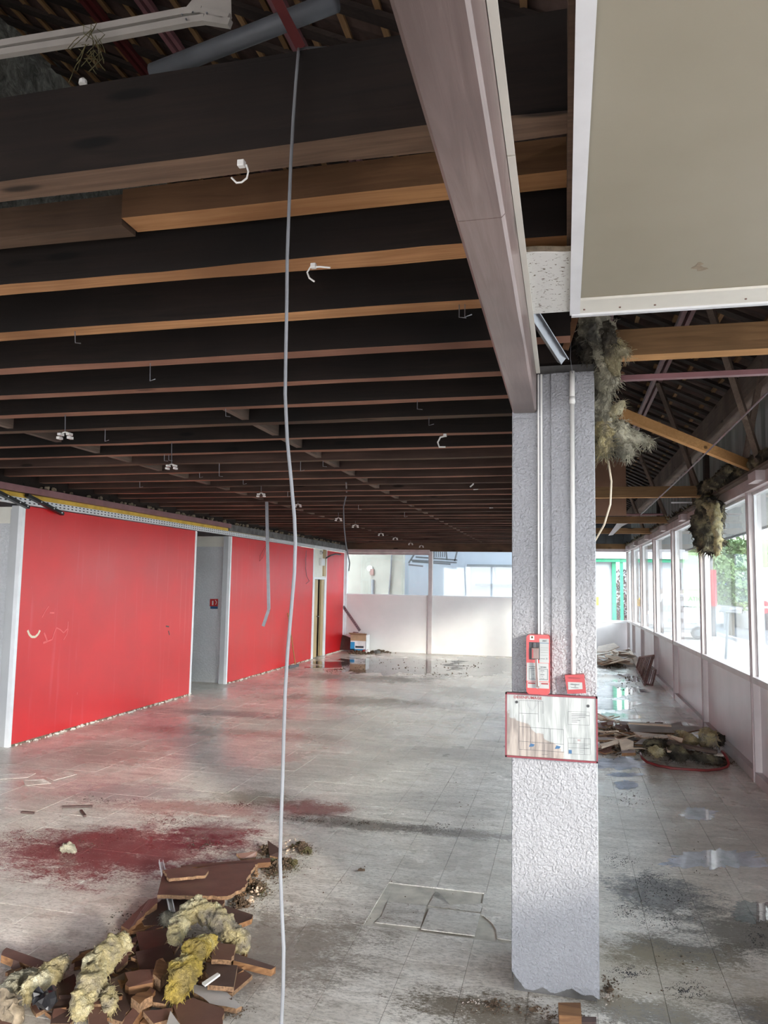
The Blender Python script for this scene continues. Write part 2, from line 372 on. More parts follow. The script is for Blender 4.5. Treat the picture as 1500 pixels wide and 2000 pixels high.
def frame(name, loc=(0, 0, 0)):
    o = bpy.data.objects.new(name, None); COL.objects.link(o); o.location = loc; o['kind'] = 'structure'; return o
def struct(mb, name, mat, **k):
    o = mb.build(name, mat, **k)
    if o.parent is None: o['kind'] = 'structure'
    return o
def box(*a): return MB().box(*a)
def text(s, size, loc, mat, parent, name='lettering', R=None, sx=1.0, depth=.0004, bold=0, align='CENTER'):
    cu = bpy.data.curves.new('t', 'FONT'); cu.body = s; cu.size = size; cu.align_x = align; cu.align_y = 'CENTER'; cu.extrude = depth; cu.offset = bold; cu.resolution_u = 2
    t = bpy.data.objects.new('t', cu); COL.objects.link(t); dg = bpy.context.evaluated_depsgraph_get()
    me = bpy.data.meshes.new_from_object(t.evaluated_get(dg)); bpy.data.objects.remove(t)
    R = R or Matrix.Rotation(math.pi / 2, 3, 'X'); off = Vector(loc) - wloc(parent)
    for v in me.vertices: v.co = R @ Vector((v.co.x * sx, v.co.y, v.co.z)) + off
    me.materials.clear(); me.materials.append(MAT[mat]); o = bpy.data.objects.new(name, me); COL.objects.link(o); o.parent = parent; return o
# wool sweep with fuzzy surface and strands
def wool(pts, rs, seed, n=34, seg=13, fuzz=.5, strands=40, slen=.05, flat=1.0):
    rnd = random.Random(seed); pts = [Vector(p) for p in pts]; P = []; Rr = []
    for i in range(len(pts) - 1):
        p0 = pts[max(i - 1, 0)]; p1 = pts[i]; p2 = pts[i + 1]; p3 = pts[min(i + 2, len(pts) - 1)]
        for j in range(seg):
            t = j / seg; P.append(.5 * ((2 * p1) + (p2 - p0) * t + (2 * p0 - 5 * p1 + 4 * p2 - p3) * t * t + (3 * p1 - p0 - 3 * p2 + p3) * t ** 3)); Rr.append(rs[i] * (1 - t) + rs[i + 1] * t)
    P.append(pts[-1]); Rr.append(rs[-1]); N = len(P)
    for i in range(N):
        e = min(i, N - 1 - i) / (seg * .6); Rr[i] *= min(1, .35 + .65 * math.sqrt(min(1, e)))
    mb = MB().tube(P, Rr, n)
    o = Vector((seed * 3.1, seed * 1.7, 0)); mr = sum(rs) / len(rs)
    for i in range(N):
        T_ = (P[min(i + 1, N - 1)] - P[max(i - 1, 0)]).normalized()
        for j in range(n):
            v = mb.v[i * n + j]; d = v - P[i]; q = v / mr; qa = q - T_ * (q.dot(T_) * .72)      # fibres drawn out along the roll
            f = MN.fractal(q * .8 + o, 1, 2, 4) * fuzz + MN.noise(q * 2.2 + o) * fuzz * .5 + MN.noise(qa * 5 + o) * fuzz * .42 + MN.noise(qa * 11 + o) * fuzz * .26
            mb.v[i * n + j] = P[i] + Vector((d.x, d.y, d.z * flat)) * (1 + f) + T_ * (MN.noise(q * 3 + o * 2) * mr * .35)
    nv = N * n
    for _ in range(strands * 5):
        i = rnd.randrange(N); v = mb.v[i * n + rnd.randrange(n)]; T_ = (P[min(i + 1, N - 1)] - P[max(i - 1, 0)]).normalized()
        d = ((v - P[i]).normalized() * .55 + T_ * rnd.choice((-1, 1)) * rnd.uniform(.2, 1) + Vector((rnd.uniform(-.4, .4), rnd.uniform(-.4, .4), rnd.uniform(-.8, .1)))).normalized()
        L = slen * rnd.uniform(.2, .8); b = v - (v - P[i]) * .08; k = rnd.uniform(.03, .08) * mr; mid = b + d * L * .5 + Vector((rnd.uniform(-1, 1), rnd.uniform(-1, 1), rnd.uniform(-1, .4))) * L * .2
        mb.tube([b, mid, b + d * L + Vector((0, 0, -.2 * L))], [k, k * .6, .0006], 3, caps=False)
    return mb
def rough_poly(pts, jit, sub=5, seed=0, torn=None):
    out = []; rnd = random.Random(seed); n = len(pts)
    for i in range(n):
        a = Vector(pts[i]); b = Vector(pts[(i + 1) % n]); out.append(a)
        if torn is None or i in torn:
            d = b - a; pr = Vector((-d.y, d.x, 0)).normalized() if d.length > 0 else Vector((0, 0, 0))
            k = max(2, min(sub * 3, int(d.length / .025)))
            for j in range(1, k): out.append(a + d * (j / k + rnd.uniform(-.2, .2) / k) + pr * rnd.uniform(-jit, jit))
    return out
def board(name, pix, zs, th, mats, label, cat='board', group=None, torn=None, jit=.007, seed=1, extra=None):
    if not isinstance(zs, (list, tuple)): zs = [zs] * len(pix)
    P = [pz(x, y, z) for (x, y), z in zip(pix, zs)]
    mb = MB().prism(rough_poly(P, jit, seed=seed, torn=torn), (0, 0, -th), 0, 1)
    o = mb.build(name, mats); tag(o, label, cat, group); return o

# ================================================================== STRUCTURE
# ---- floor: slab, 300 nearest tiles as parts, the rest joined
fl = frame('floor')
struct(box(-7.4, 1.95, -6, 23.2, -.12, -.006), 'floor_slab', 'sub_floor', parent=fl)
T = .30; X0 = -.47; Y0 = 4.115
cells = []
removed = set(); 
for i in range(-24, 9):
    for j in range(-33, 65):
        x = X0 + i * T; y = Y0 + j * T
        if x > 1.85 or x + T < -7.3 or y + T < -5.9 or y > 23.1: continue
        cells.append((i, j, x, y))
def vis(c):
    d = Vector((c[2] + T / 2, c[3] + T / 2, 0)) - CAM; z = d.dot(CF)
    if z < .3: return 1e9
    u = 750 + FPX * d.dot(CR) / z; v = 1000 - FPX * d.dot(CU) / z
    return z if (-60 < u < 1560 and v < 2060) else 1e9
gone = {(-2, 1), (-1, 1), (-2, 0), (-1, 0), (0, 0)}
cells = [c for c in cells if (c[0], c[1]) not in gone]
cells.sort(key=vis)
g = .0011
def tile_mb(mb, x, y, dz=0, a=0, x1=None, y1=None):
    return mb.box(max(x, -7.3) + g, min(x + T, 1.86) - g, y + g, min(y + T, 23.15) - g, -.006, dz)
rnd = random.Random(3)
for c in cells[:290]:
    tile_mb(MB(), c[2], c[3], rnd.uniform(-.0012, .0004)).build('floor_tile', 'floor_tile', fl)
mb = MB()
for c in cells[290:]: tile_mb(mb, c[2], c[3], rnd.uniform(-.0008, .0002))
tag(mb.build('tile_field', 'floor_tile', fl), kind='stuff')
# broken tiles near the pillar
def shard(pix, z, seed): 
    P = [pz(x, y, z) for x, y in pix]; MB().prism(P, (0, 0, -.005)).build('floor_tile', 'floor_tile', fl)
shard([(746, 1788), (757, 1760), (832, 1769), (822, 1811), (732, 1801)], -.001, 1)
shard([(836, 1768), (853, 1740), (845, 1751), (866, 1757), (879, 1767), (904, 1766), (945, 1764), (938, 1782)], -.001, 2)
shard([(839, 1772), (938, 1784), (927, 1827), (822, 1814)], .004, 3)
shard([(943, 1786), (962, 1803), (969, 1815), (971, 1832), (1010, 1838), (1025, 1795)], .001, 4)
shard([(946, 1744), (942, 1763), (960, 1785), (1015, 1790), (1030, 1752)], .001, 5)

# ---- left wall
LX = -5.87
struct(box(-7.4, -7.2, -6, 19.95, 0, 3.1), 'wall_left', 'stucco_left')
up = MB(); 
# upper masonry with a rough face
ny, nz_ = 60, 26
vs = []; 
for i in range(ny + 1):
    for j in range(nz_ + 1):
        y = -1 + 21 * i / ny; z = 3.0 + 5.0 * j / nz_; x = LX - .02 + .14 * MN.fractal(Vector((y * 1.4, z * 1.4, 3)), 1, 2, 4); vs.append((x, y, z))
up.add(vs, [(i * (nz_ + 1) + j, (i + 1) * (nz_ + 1) + j, (i + 1) * (nz_ + 1) + j + 1, i * (nz_ + 1) + j + 1) for i in range(ny) for j in range(nz_)])
up.box(-6.2, -6.0, -6, 20, 3.0, 8.6); struct(up, 'wall_left_upper', 'masonry')
struct(box(-7.4, LX + .02, -6, 19.9, 2.84, 3.0), 'trim_1', 'dark_wood')
def red_panel(y0, y1, n):
    w = frame('wall_left_panel', (LX, (y0 + y1) / 2, 0))
    struct(box(LX - .14, LX, y0, y1, .022, 2.635), 'panel_face', 'red_wall', parent=w)
    struct(box(LX - .135, LX - .004, y0 + .01, y1 - .01, 0, .022), 'panel_base', 'dust', parent=w)
    if n in (1, 2):
        struct(box(LX - .14, LX - .045, y0 - .012, y0 - .001, 0, 2.635), 'end_face', 'grey_paint', parent=w)
        struct(box(LX - .045, LX + .006, y0 - .016, y0 + .03, 0, 2.635), 'corner_trim', 'white_trim', parent=w)
        struct(box(LX - .03, LX + .006, y1 - .04, y1 + .012, 0, 2.635), 'corner_trim', 'white_trim', parent=w)
    if n > 1:
        for yy in ([y0 + .05] if n == 3 else []) + [y1 - .02]: struct(box(LX - .02, LX + .008, yy - .03, yy + .03, 0, 2.635), 'corner_trim', 'white_trim', parent=w)
    return w
w1 = red_panel(7.14, 11.2, 1); w2 = red_panel(12.52, 17.16, 2); w3 = red_panel(18.1, 19.75, 3)
# scraped paint and torn tape marks on the first panel
def scratch(w, pix, r, mat, name='paint_scrape'):
    P = [px(x, y, LX + .0015) for x, y in pix]
    mb = MB()
    for a, b in zip(P, P[1:]): mb.bar(a, b, .002, r * 2, up=(0, 0, 1) if abs((b - a).z) < abs((b - a).y) else (0, 1, 0))
    struct(mb, name, mat, parent=w)
simple('scrape_pink', (.74, .12, .12), .6); simple('scrape_white', (.75, .68, .5), .6)
scratch(w1, [(54, 1231), (57, 1239), (62, 1244), (69, 1244), (75, 1238), (78, 1231)], .013, 'scrape_white')
scratch(w1, [(82, 1206), (88, 1194), (95, 1184)], .006, 'scrape_pink'); scratch(w1, [(97, 1197), (106, 1197)], .008, 'scrape_pink')
scratch(w1, [(84, 1256), (92, 1253), (90, 1246), (86, 1236)], .012, 'scrape_pink'); scratch(w1, [(92, 1253), (102, 1249), (106, 1236), (110, 1226), (118, 1230), (124, 1236), (132, 1228), (133, 1214)], .007, 'scrape_pink')
scratch(w1, [(124, 1250), (130, 1240), (133, 1228)], .006, 'scrape_pink')
for a, b in [((324, 1223), (330, 1224)), ((329, 1232), (331, 1240))]: scratch(w1, [a, b], .01, 'board_dark', 'wall_hole')
# niche columns of stucco
for (y0, nm) in ((7.3, 1), (12.62, 2)):
    o = frame('wall_left_column', (-6.5, y0, 0))
    struct(box(-7.2, LX - .17 if nm == 1 else LX - .13, y0, y0 + .4, 0, 2.45), 'stucco_face', 'stucco_left', parent=o)
    struct(box(-7.2, LX - .17 if nm == 1 else LX - .13, y0 - .004, y0 + .4, 2.45, 2.64), 'smooth_cap', 'cream_trim', parent=o)
    if nm == 1: struct(box(LX - .17, LX - .141, y0 - .15, y0 + .3, 0, 2.6), 'side_board', 'grey_paint', parent=o)
struct(box(-7.25, LX - .15, 12.63, 12.64, 0, .1), 'baseboard_left', 'grey_paint')
# extinguisher sign on the niche column
sg = thing('extinguisher_sign', py(418, 1188, 12.6), 'small red fire extinguisher sign with blue strip on the grey niche column', 'sign')
def rect_py(x0, y0, x1, y1, Y, th=.004):
    a = py(x0, y1, Y); b = py(x1, y0, Y); return MB().box(a.x, b.x, Y - th, Y, a.z, b.z)
rect_py(410, 1170, 426, 1184, 12.617, .006).build('red_plate', 'red_plastic', sg); rect_py(411, 1184.5, 425.5, 1189, 12.617, .005).build('blue_plate', 'ink_blue', sg)
rect_py(414, 1173.5, 417, 1182, 12.611, .003).build('pictogram', 'white_plastic', sg)
MB().tube([py(421, 1181, 12.609), py(423, 1176, 12.609), py(420.5, 1172, 12.609)], .006, 5).build('pictogram', 'white_plastic', sg)
# ledge stack over the red panels: white perforated rail, yellow strip, purple gutter
rl = thing('perforated_rail', (LX + .05, 12, 2.65), 'long white perforated metal rail running along the top of the red wall', 'rail')
MB().box(LX - .02, LX + .035, -2, 19.7, 2.645, 2.715).build('rail_body', 'white_metal', rl)
mb = MB()
for i in range(150):
    y = 5.9 + i * .075
    for z in (2.662, 2.695): mb.box(LX + .034, LX + .0365, y, y + .032, z, z + .012)
tag(mb.build('perforation', 'dark_opening', rl), kind='stuff')
MB().box(LX - .02, LX + .03, -2, 14.5, 2.717, 2.765).build('foam_strip', 'yellow_foam').__setitem__('label', 'yellow foam strip above the white perforated rail on the left wall'); bpy.context.view_layer.update()
bpy.data.objects['foam_strip']['category'] = 'strip'
MB().box(LX - .02, LX + .10, -2, 12.3, 2.768, 2.84).build('metal_gutter', 'purple_metal'); tag(bpy.data.objects['metal_gutter'], 'dark purple metal gutter profile above the yellow foam strip', 'gutter')
MB().box(LX - .02, LX + .05, 12.32, 19.7, 2.72, 2.84).build('roller_cover', 'concrete_dark'); tag(bpy.data.objects['roller_cover'], 'dark grey ledge continuing the purple gutter towards the far wall', 'ledge')
for i, (a, b) in enumerate((((-12, 957), (55, 991)), ((52, 967), (122, 1004)))):
    A = px(*a, -5.805); B = px(*b, -5.805); t = thing('black_rail', B, ['leftmost short black metal rail hanging down across the wall top', 'second short black metal rail hanging across the red panel corner'][i], 'rail')
    MB().bar(A, B, .05, .035).build('rail_body', 'black_metal', t)
    for k in (.35, .7, .93): p = A.lerp(B, k); MB().tube([p + Vector((.026, 0, 0)), p + Vector((.03, 0, 0))], .008, 8).build('rivet', 'white_metal', t)
# loose rubble on the ledge
rnd = random.Random(5); mb = MB()
for i in range(260):
    y = rnd.uniform(7.2, 19); r = rnd.uniform(.012, .05); p = Vector((LX + rnd.uniform(-.05, .08), y, 2.84 + r * .5)); mb.tube([p, p + Vector((rnd.uniform(-1, 1), rnd.uniform(-1, 1), rnd.uniform(0, .6))) * r], [r * .7, r * .3], 5)
tag(mb.build('ledge_rubble', 'dust'), 'loose grey plaster rubble lying along the ledge over the red wall', 'rubble', kind='stuff')

rnd = random.Random(6); mb = MB()
for i in range(420):
    y = rnd.choice((rnd.uniform(7.2, 11.2), rnd.uniform(12.6, 17.1), rnd.uniform(18.2, 19.7))); r = rnd.uniform(.008, .03); p = Vector((LX + rnd.uniform(.0, .05), y, r * .4)); mb.tube([p, p + Vector((rnd.uniform(-.4, 1), rnd.uniform(-2, 2), rnd.uniform(0, .3))) * r], [r * .6, r * .3], 5)
tag(mb.build('wall_foot_rubble', 'cream_trim'), 'broken pale plaster bits along the foot of the red wall', 'rubble', kind='stuff')
# door in left wall
d = frame('door_1', (LX, 17.6, 0))
struct(box(LX - .24, LX - .2, 17.0, 18.6, 0, 2.64), 'door_back', 'dark_opening', parent=d)  # dark sheet added to block the bright corridor behind the door
struct(box(LX - .12, LX + .012, 17.16, 17.24, 0, 1.95), 'door_frame', 'white_trim', parent=d)
struct(box(LX - .12, LX + .012, 18.02, 18.1, 0, 1.95), 'door_frame', 'white_trim', parent=d)
struct(box(LX - .12, LX + .012, 17.24, 18.02, 1.90, 1.95), 'door_frame', 'white_trim', parent=d)
struct(box(LX - .05, LX - .01, 17.25, 17.55, .02, 1.89), 'door_leaf', 'tan_door', parent=d)
struct(box(LX - .2, LX - .15, 17.55, 17.8, .02, 1.89), 'door_leaf', 'grey_paint', parent=d)
struct(box(LX - .06, LX - .01, 17.82, 18.01, .02, 1.89), 'door_leaf', 'tan_door', parent=d)
MB().tube([(LX - .01, 17.5, 1.0), (LX + .05, 17.5, 1.0), (LX + .05, 17.42, 1.0)], .012, 6).build('door_handle', 'galv', d)
struct(box(LX - .12, LX, 17.16, 18.1, 1.95, 2.64), 'door_transom', 'cream_trim', parent=d)
struct(box(LX - .01, LX + .03, 17.85, 18.05, 1.98, 2.64), 'trim_board', 'tan_door', parent=d)
em = thing('exit_light', (LX + .04, 17.75, 2.2), 'small grey emergency light box above the narrow tan door', 'light')
MB().box(LX, LX + .07, 17.55, 17.83, 2.24, 2.42).build('light_body', 'white_plastic', em, bevel=.01); MB().box(LX + .01, LX + .06, 17.84, 17.87, 2.24, 2.42).build('light_cap', 'pipe_grey', em)
t = thing('siren', (LX + .05, 17.62, 2.55), 'small round white siren at the top of the wall above the door', 'siren'); MB().tube([(LX, 17.62, 2.56), (LX + .06, 17.62, 2.56)], .05, 14).build('siren_body', 'white_plastic', t); MB().tube([(LX + .06, 17.62, 2.56), (LX + .065, 17.62, 2.56)], .03, 12).build('grille', 'pipe_grey', t)
tag(MB().tube([px(637, 1090, LX + .06), px(645, 1085, LX + .2), px(655, 1082, LX + .25), px(665, 1083, LX + .3)], .02, 7).build('bent_pipe', 'cable_dark'), 'short dark bent pipe sticking out beside the door top', 'pipe')

# ---- far wall, left bay (Y=19.8): lower partition, glazing, header
FY = 19.8
w = frame('wall_back', (-3.2, FY, 0))
struct(box(-5.9, -3.52, FY, FY + .08, 0, 1.52), 'partition_panel', 'partition', parent=w)
struct(box(-3.44, -.3, FY, FY + .08, 0, 1.52), 'partition_panel', 'partition', parent=w)
struct(box(-5.9, -.3, FY - .012, FY + .1, 1.50, 1.53), 'sill_cap', 'white_trim', parent=w)
struct(box(-3.53, -3.43, FY - .05, FY + .09, 0, 2.7), 'post', 'mullion', parent=w)
struct(box(-5.88, -5.80, FY - .03, FY + .09, 0, 2.7), 'post', 'white_trim', parent=w)
struct(box(-6.3, -.2, FY - .04, FY + .12, 2.70, 2.92), 'header', 'joist_wood', parent=w)
struct(box(-5.8, -3.5, FY - .09, FY - .04, 2.66, 2.74), 'shutter_box', 'header_paint', parent=w)
struct(box(-5.8, -3.5, FY - .07, FY - .04, 2.60, 2.655), 'shutter_box', 'header_paint', parent=w)
struct(box(-6.3, -.2, FY, FY + .12, 2.92, 6.6), 'gable_boards', 'gable_dark', parent=w)
wn_ = frame('window_1', (-4.6, FY + .04, 1.53)); struct(box(-5.8, -3.53, FY + .03, FY + .036, 1.53, 2.70), 'pane', 'window_glass', parent=wn_)
wn_ = frame('window_2', (-1.9, FY + .04, 1.53)); struct(box(-3.43, -.3, FY + .03, FY + .036, 1.53, 2.70), 'pane', 'window_glass', parent=wn_)
struct(box(-.34, -.24, FY, 23.1, 0, 6.2), 'wall_step', 'ext_white')
# ---- far wall, right bay
RY = 23.1
w = frame('wall_back_right', (.8, RY, 0))
struct(box(-.3, 1.9, RY, RY + .08, 0, .80), 'partition_panel', 'low_panel', parent=w)
struct(box(-.3, 1.9, RY - .04, RY + .1, .79, .86), 'sill_cap', 'white_trim', parent=w)
struct(box(-.3, 1.9, RY - .03, RY + .1, 2.87, 2.95), 'header', 'header_paint', parent=w)
for i in range(9): struct(box(-.3 + i * .25, -.3 + i * .25 + .24, RY + .02, RY + .06 + .01 * (i % 2), 2.95, 5.6), 'gable_board', 'gable_dark', parent=w)
struct(box(-.4, 2.0, RY + .08, RY + .12, 2.9, 5.7), 'gable_backing', 'gable_dark', parent=w)  # added behind the boards to stop light showing through the gaps
wn_ = frame('window_3', (.8, RY + .04, .86)); struct(box(-.3, 1.82, RY + .03, RY + .036, .86, 2.87), 'pane', 'window_glass', parent=wn_)
# ---- right window wall
RX = 1.8
def zs_(y): return .985 - (y - 8) * (.105 / 13.5)     # top of the low panels
def zh_(y): return 2.80 + (y - 8) * (.06 / 15.)      # glazing head
mull = [-5.6, -2.85, -.12, 2.6, 5.33, 8.05, 10.79, 13.5, 16.25, 18.95, 21.3, 23.0]
wr = frame('wall_right', (RX, 8, 0))
for i, (a, b) in enumerate(zip(mull, mull[1:])):
    q = MB().prism([(RX + .03, a + .05, .06), (RX + .03, b - .05, .06), (RX + .03, b - .05, zs_(b) - .04), (RX + .03, a + .05, zs_(a) - .04)], (.04, 0, 0)); struct(q, 'low_panel', 'low_panel', parent=wr)
    MB().bar((RX + .02, a + .04, zs_(a) - .01), (RX + .02, b - .04, zs_(b) - .01), .12, .06).build('window_sill', 'mullion', wr)
    MB().bar((RX + .02, a + .04, .05), (RX + .02, b - .04, .05), .10, .10).build('bottom_rail', 'mullion', wr)
    if b < 3: continue      # panes behind the viewer left out to let in more light
    wn_ = frame('window_%d' % (i + 4), (RX + .05, (a + b) / 2, .95))
    struct(MB().prism([(RX + .05, a + .04, zs_(a)), (RX + .05, b - .04, zs_(b)), (RX + .05, b - .04, zh_(b)), (RX + .05, a + .04, zh_(a))], (.006, 0, 0)), 'pane', 'window_glass', parent=wn_)
    for sgn, y in ((1, a), (-1, b)):
        struct(MB().box(RX + .02, RX + .045, min(y + sgn * .04, y + sgn * .065), max(y + sgn * .04, y + sgn * .065), zs_(y) + .02, zh_(y)), 'window_bead', 'white_metal', parent=wn_)
    struct(MB().bar((RX + .03, a + .04, zh_(a) - .015), (RX + .03, b - .04, zh_(b) - .015), .04, .03), 'window_bead', 'white_metal', parent=wn_)
for y in mull:
    struct(MB().box(RX - .03, RX + .09, y - .04, y + .04, 0, zh_(y) + .03), 'mullion', 'mullion', parent=wr); struct(MB().box(RX - .042, RX - .03, y - .014, y + .014, 0, zh_(y)), 'mullion_cap', 'header_paint', parent=wr)
hd = MB().bar((RX, -6, zh_(-6) + .055), (RX, 23.1, zh_(23.1) + .055), .12, .11); struct(hd, 'header', 'header_paint', parent=wr)
MB().bar((RX - .05, -6, zh_(-6) + .125), (RX - .05, 23.1, zh_(23.1) + .125), .16, .03).build('header_cap', 'plate_wood', wr)
for y in (7.2, 9.4, 11.6, 13.9, 16.6, 19.2, 21.6): MB().box(RX - .14, RX - .06, y, y + .28, zh_(y) + .02, zh_(y) + .11).build('joist_bracket', 'header_paint', wr)
# corrugated sheet above the windows
cg = MB(); n = 420; vs = []
for i in range(n + 1):
    y = 2.9 + i * (20.2 / n); ph = (i % 8); x = RX + .12 + (0.025 if ph in (0, 1, 2) else 0); vs += [(x, y, 2.9), (x, y, 3.75)]
cg.add(vs, [(2 * i, 2 * i + 2, 2 * i + 3, 2 * i + 1) for i in range(n)]); cg.box(RX + .16, RX + .2, -6, 23.1, 2.9, 3.75)
struct(cg, 'wall_right_upper', 'corrugated')
for y in (6.2, 10.8, 16.2): struct(box(RX + .06, RX + .12, y, y + .14, 2.9, 3.75), 'trim_2', 'dark_wood')
struct(MB().bar((RX + .02, 2.9, 3.86), (RX + .02, 23.1, 3.86), .16, .27), 'trim_3', 'plate_wood')
# back end of the hall (behind the viewer): low wall, open front added to let light in
w = frame('wall_front', (-2, -6, 0))
struct(box(-7.4, 1.95, -6.1, -6, 0, .1), 'low_wall', 'low_panel', parent=w); struct(box(-7.4, 1.95, -6.1, -6, 2.9, 7.9), 'upper_wall', 'gable_dark', parent=w)
for x in (-7.3, -4.3, -1.3, 1.8): struct(box(x - .05, x + .05, -6.1, -6, .1, 2.9), 'post', 'mullion', parent=w)

# ---- roof: sloping tile deck, rafters and battens
SL = .5
def rz(x): return 4.0 + SL * (1.8 - x)
ce = frame('ceiling', (-2, 9, 4))
tl = MB(); vs = []; ny = 340
for i in range(ny + 1):
    y = -6 + 29.3 * i / ny; w_ = .03 * abs(math.sin(i * math.pi / 4))
    for k in range(2): x = (2.3, -6.3)[k]; vs.append((x, y, rz(x) + .105 + w_))
tl.add(vs, [(2 * i, 2 * i + 2, 2 * i + 3, 2 * i + 1) for i in range(ny)]); tl.add([(2.3, -6.1, rz(2.3) + .25), (2.3, 23.3, rz(2.3) + .25), (-6.3, 23.3, rz(-6.3) + .25), (-6.3, -6.1, rz(-6.3) + .25)], [(0, 1, 2, 3)])
tag(tl.build('roof_tiles', 'roof_tile', ce), kind='stuff')
nrf = 0; y = 2.4
while y < 23:
    MB().bar((2.2, y, rz(2.2) + .03), (-6.1, y, rz(-6.1) + .03), .11, .035, up=(0, 0, 1)).build('rafter', 'rafter_wood', ce); y += .40
for i in range(26):
    x = 2.0 - i * .315; MB().box(x - .02, x + .02, 2.3, 23.1, rz(x) + .049, rz(x) + .08).build('batten', 'batten_wood', ce)
def purlin(x, y0, y1, mat, nm='purlin'):
    z = rz(x) - .06
    for dx in (-.035, .035): MB().box(x + dx - .02, x + dx + .02, y0, y1, z, z + .05).build(nm, mat, ce)
purlin(1.09, 3, 23, 'purple_metal'); purlin(-1.9, 3, 19.7, 'purple_metal'); purlin(-4.05, 3, 19.7, 'red_metal'); purlin(.45, 6, 23, 'purple_metal')
purlin(-3.3, 3, 19.7, 'purple_metal')
for (a, b) in (((1.1, 4.6, 4.3), (1.55, 4.9, 3.95)), ((1.1, 6.3, 4.3), (1.72, 7.3, 3.0)), ((1.1, 9.3, 4.3), (1.72, 10.4, 3.1)), ((1.1, 12.8, 4.3), (1.72, 13.8, 3.1)), ((1.1, 6.1, 4.3), (.5, 5.2, 4.55)), ((1.75, 7.2, 3.9), (1.75, 8.1, 3.0)), ((1.75, 11.5, 3.9), (1.75, 11.0, 3.0)), ((1.1, 16, 4.3), (1.7, 17, 3.0))):
    MB().bar(a, b, .05, .05).build('strut', 'plate_wood', ce)
# ---- ceiling joists of the left bay
JZ = 2.92; JH = .23
JY = [1.645, 2.266, 2.735, 3.225, 3.72, 4.20, 4.67, 5.22, 5.74, 6.24, 6.79, 7.34, 7.86, 8.38, 8.90, 9.44, 9.96, 10.48, 11.04, 11.58]
while JY[-1] < 19.3: JY.append(JY[-1] + .53)
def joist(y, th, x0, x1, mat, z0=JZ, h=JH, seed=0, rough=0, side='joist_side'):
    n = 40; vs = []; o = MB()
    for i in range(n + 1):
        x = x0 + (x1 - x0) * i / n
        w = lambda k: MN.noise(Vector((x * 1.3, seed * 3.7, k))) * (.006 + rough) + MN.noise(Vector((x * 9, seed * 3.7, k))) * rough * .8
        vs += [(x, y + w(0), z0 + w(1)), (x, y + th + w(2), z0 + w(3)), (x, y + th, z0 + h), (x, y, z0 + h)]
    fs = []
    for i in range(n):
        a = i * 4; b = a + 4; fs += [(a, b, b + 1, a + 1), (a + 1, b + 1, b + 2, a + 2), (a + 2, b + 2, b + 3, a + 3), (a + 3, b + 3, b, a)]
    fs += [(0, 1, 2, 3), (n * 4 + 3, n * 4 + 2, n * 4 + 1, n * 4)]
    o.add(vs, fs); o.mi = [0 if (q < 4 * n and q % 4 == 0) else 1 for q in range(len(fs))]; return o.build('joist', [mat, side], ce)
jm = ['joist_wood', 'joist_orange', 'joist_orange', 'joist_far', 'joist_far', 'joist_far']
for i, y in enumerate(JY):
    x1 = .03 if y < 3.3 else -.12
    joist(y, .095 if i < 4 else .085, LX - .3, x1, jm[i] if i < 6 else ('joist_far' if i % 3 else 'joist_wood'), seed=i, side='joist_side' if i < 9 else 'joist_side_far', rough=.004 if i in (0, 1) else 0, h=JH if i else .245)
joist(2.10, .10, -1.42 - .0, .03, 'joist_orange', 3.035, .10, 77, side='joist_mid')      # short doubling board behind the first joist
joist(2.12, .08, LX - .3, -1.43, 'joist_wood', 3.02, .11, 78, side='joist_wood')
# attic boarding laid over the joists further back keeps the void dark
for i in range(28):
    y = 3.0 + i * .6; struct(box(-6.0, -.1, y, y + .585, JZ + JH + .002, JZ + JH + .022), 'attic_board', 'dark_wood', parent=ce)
# bridging pieces between joists
for (xx, y0, slope) in ((-2.12, 4.2, 0), (-4.0, 4.2, 0)):
    for a, b in zip(JY[5:-1], JY[6:]):
        dx = .0; MB().box(xx - .02, xx + .03, a + .085, b - .001, JZ + .02, JZ + .17).build('bridging', 'plate_wood', ce)
# ---- longitudinal beam boxed in painted board, pillar-line beam beyond
bt = thing('boxed_beam', (-.19, 2, 2.685), 'long purple-brown painted timber beam running overhead to the white pillar', 'beam')
def beam_piece(y0, y1):
    m = MB(); x0, x1, z0, z1, c = -.243, -.128, 2.685, 2.90, .008
    n = 30; vs = []
    for i in range(n + 1):
        y = y0 + (y1 - y0) * i / n; k = MN.noise(Vector((0, y * 2.5, 1))) * .003
        vs += [(x0, y, z1), (x0, y, z0 + c), (x0 + c, y, z0), (x1 - c + k, y, z0), (x1, y, z0 + c - k), (x1, y, z1)]
    m.add(vs, [(6 * i + j, 6 * i + 6 + j, 6 * i + 6 + (j + 1) % 6, 6 * i + (j + 1) % 6) for i in range(n) for j in range(6)] + [tuple(range(6)), tuple(6 * n + j for j in range(6))[::-1]]); return m
beam_piece(-5.9, 1.651).build('beam_board', 'beam_paint', bt); beam_piece(1.655, 3.645).build('beam_board', 'beam_paint', bt)
struct(box(-.24, -.13, 4.06, 19.7, 2.69, 2.915), 'trim_4', 'joist_wood')
# pale edge strip beside the beam (two lengths)
for i, (a, b) in enumerate(((-3, 1.690), (1.698, 3.56))):
    t = MB().box(-.1265, -.108, a, b, 2.855, 2.863).box(-.1265, -.124, a, b, 2.863, 2.9).build('ceiling_trim', 'cream_trim'); tag(t, ['pale ceiling edge strip beside the beam, length passing overhead', 'pale ceiling edge strip beside the beam, length ending at the pillar'][i], 'trim', 'pale strips along the boxed beam')
# lintel zone over the pillar
struct(box(-.25, .16, 3.66, 4.05, 2.935, 3.12), 'trim_5', 'dark_wood')
lt = MB().box(-.24, .145, 3.70, 4.02, 2.875, 2.93); struct(lt, 'trim_6', 'concrete_dark')
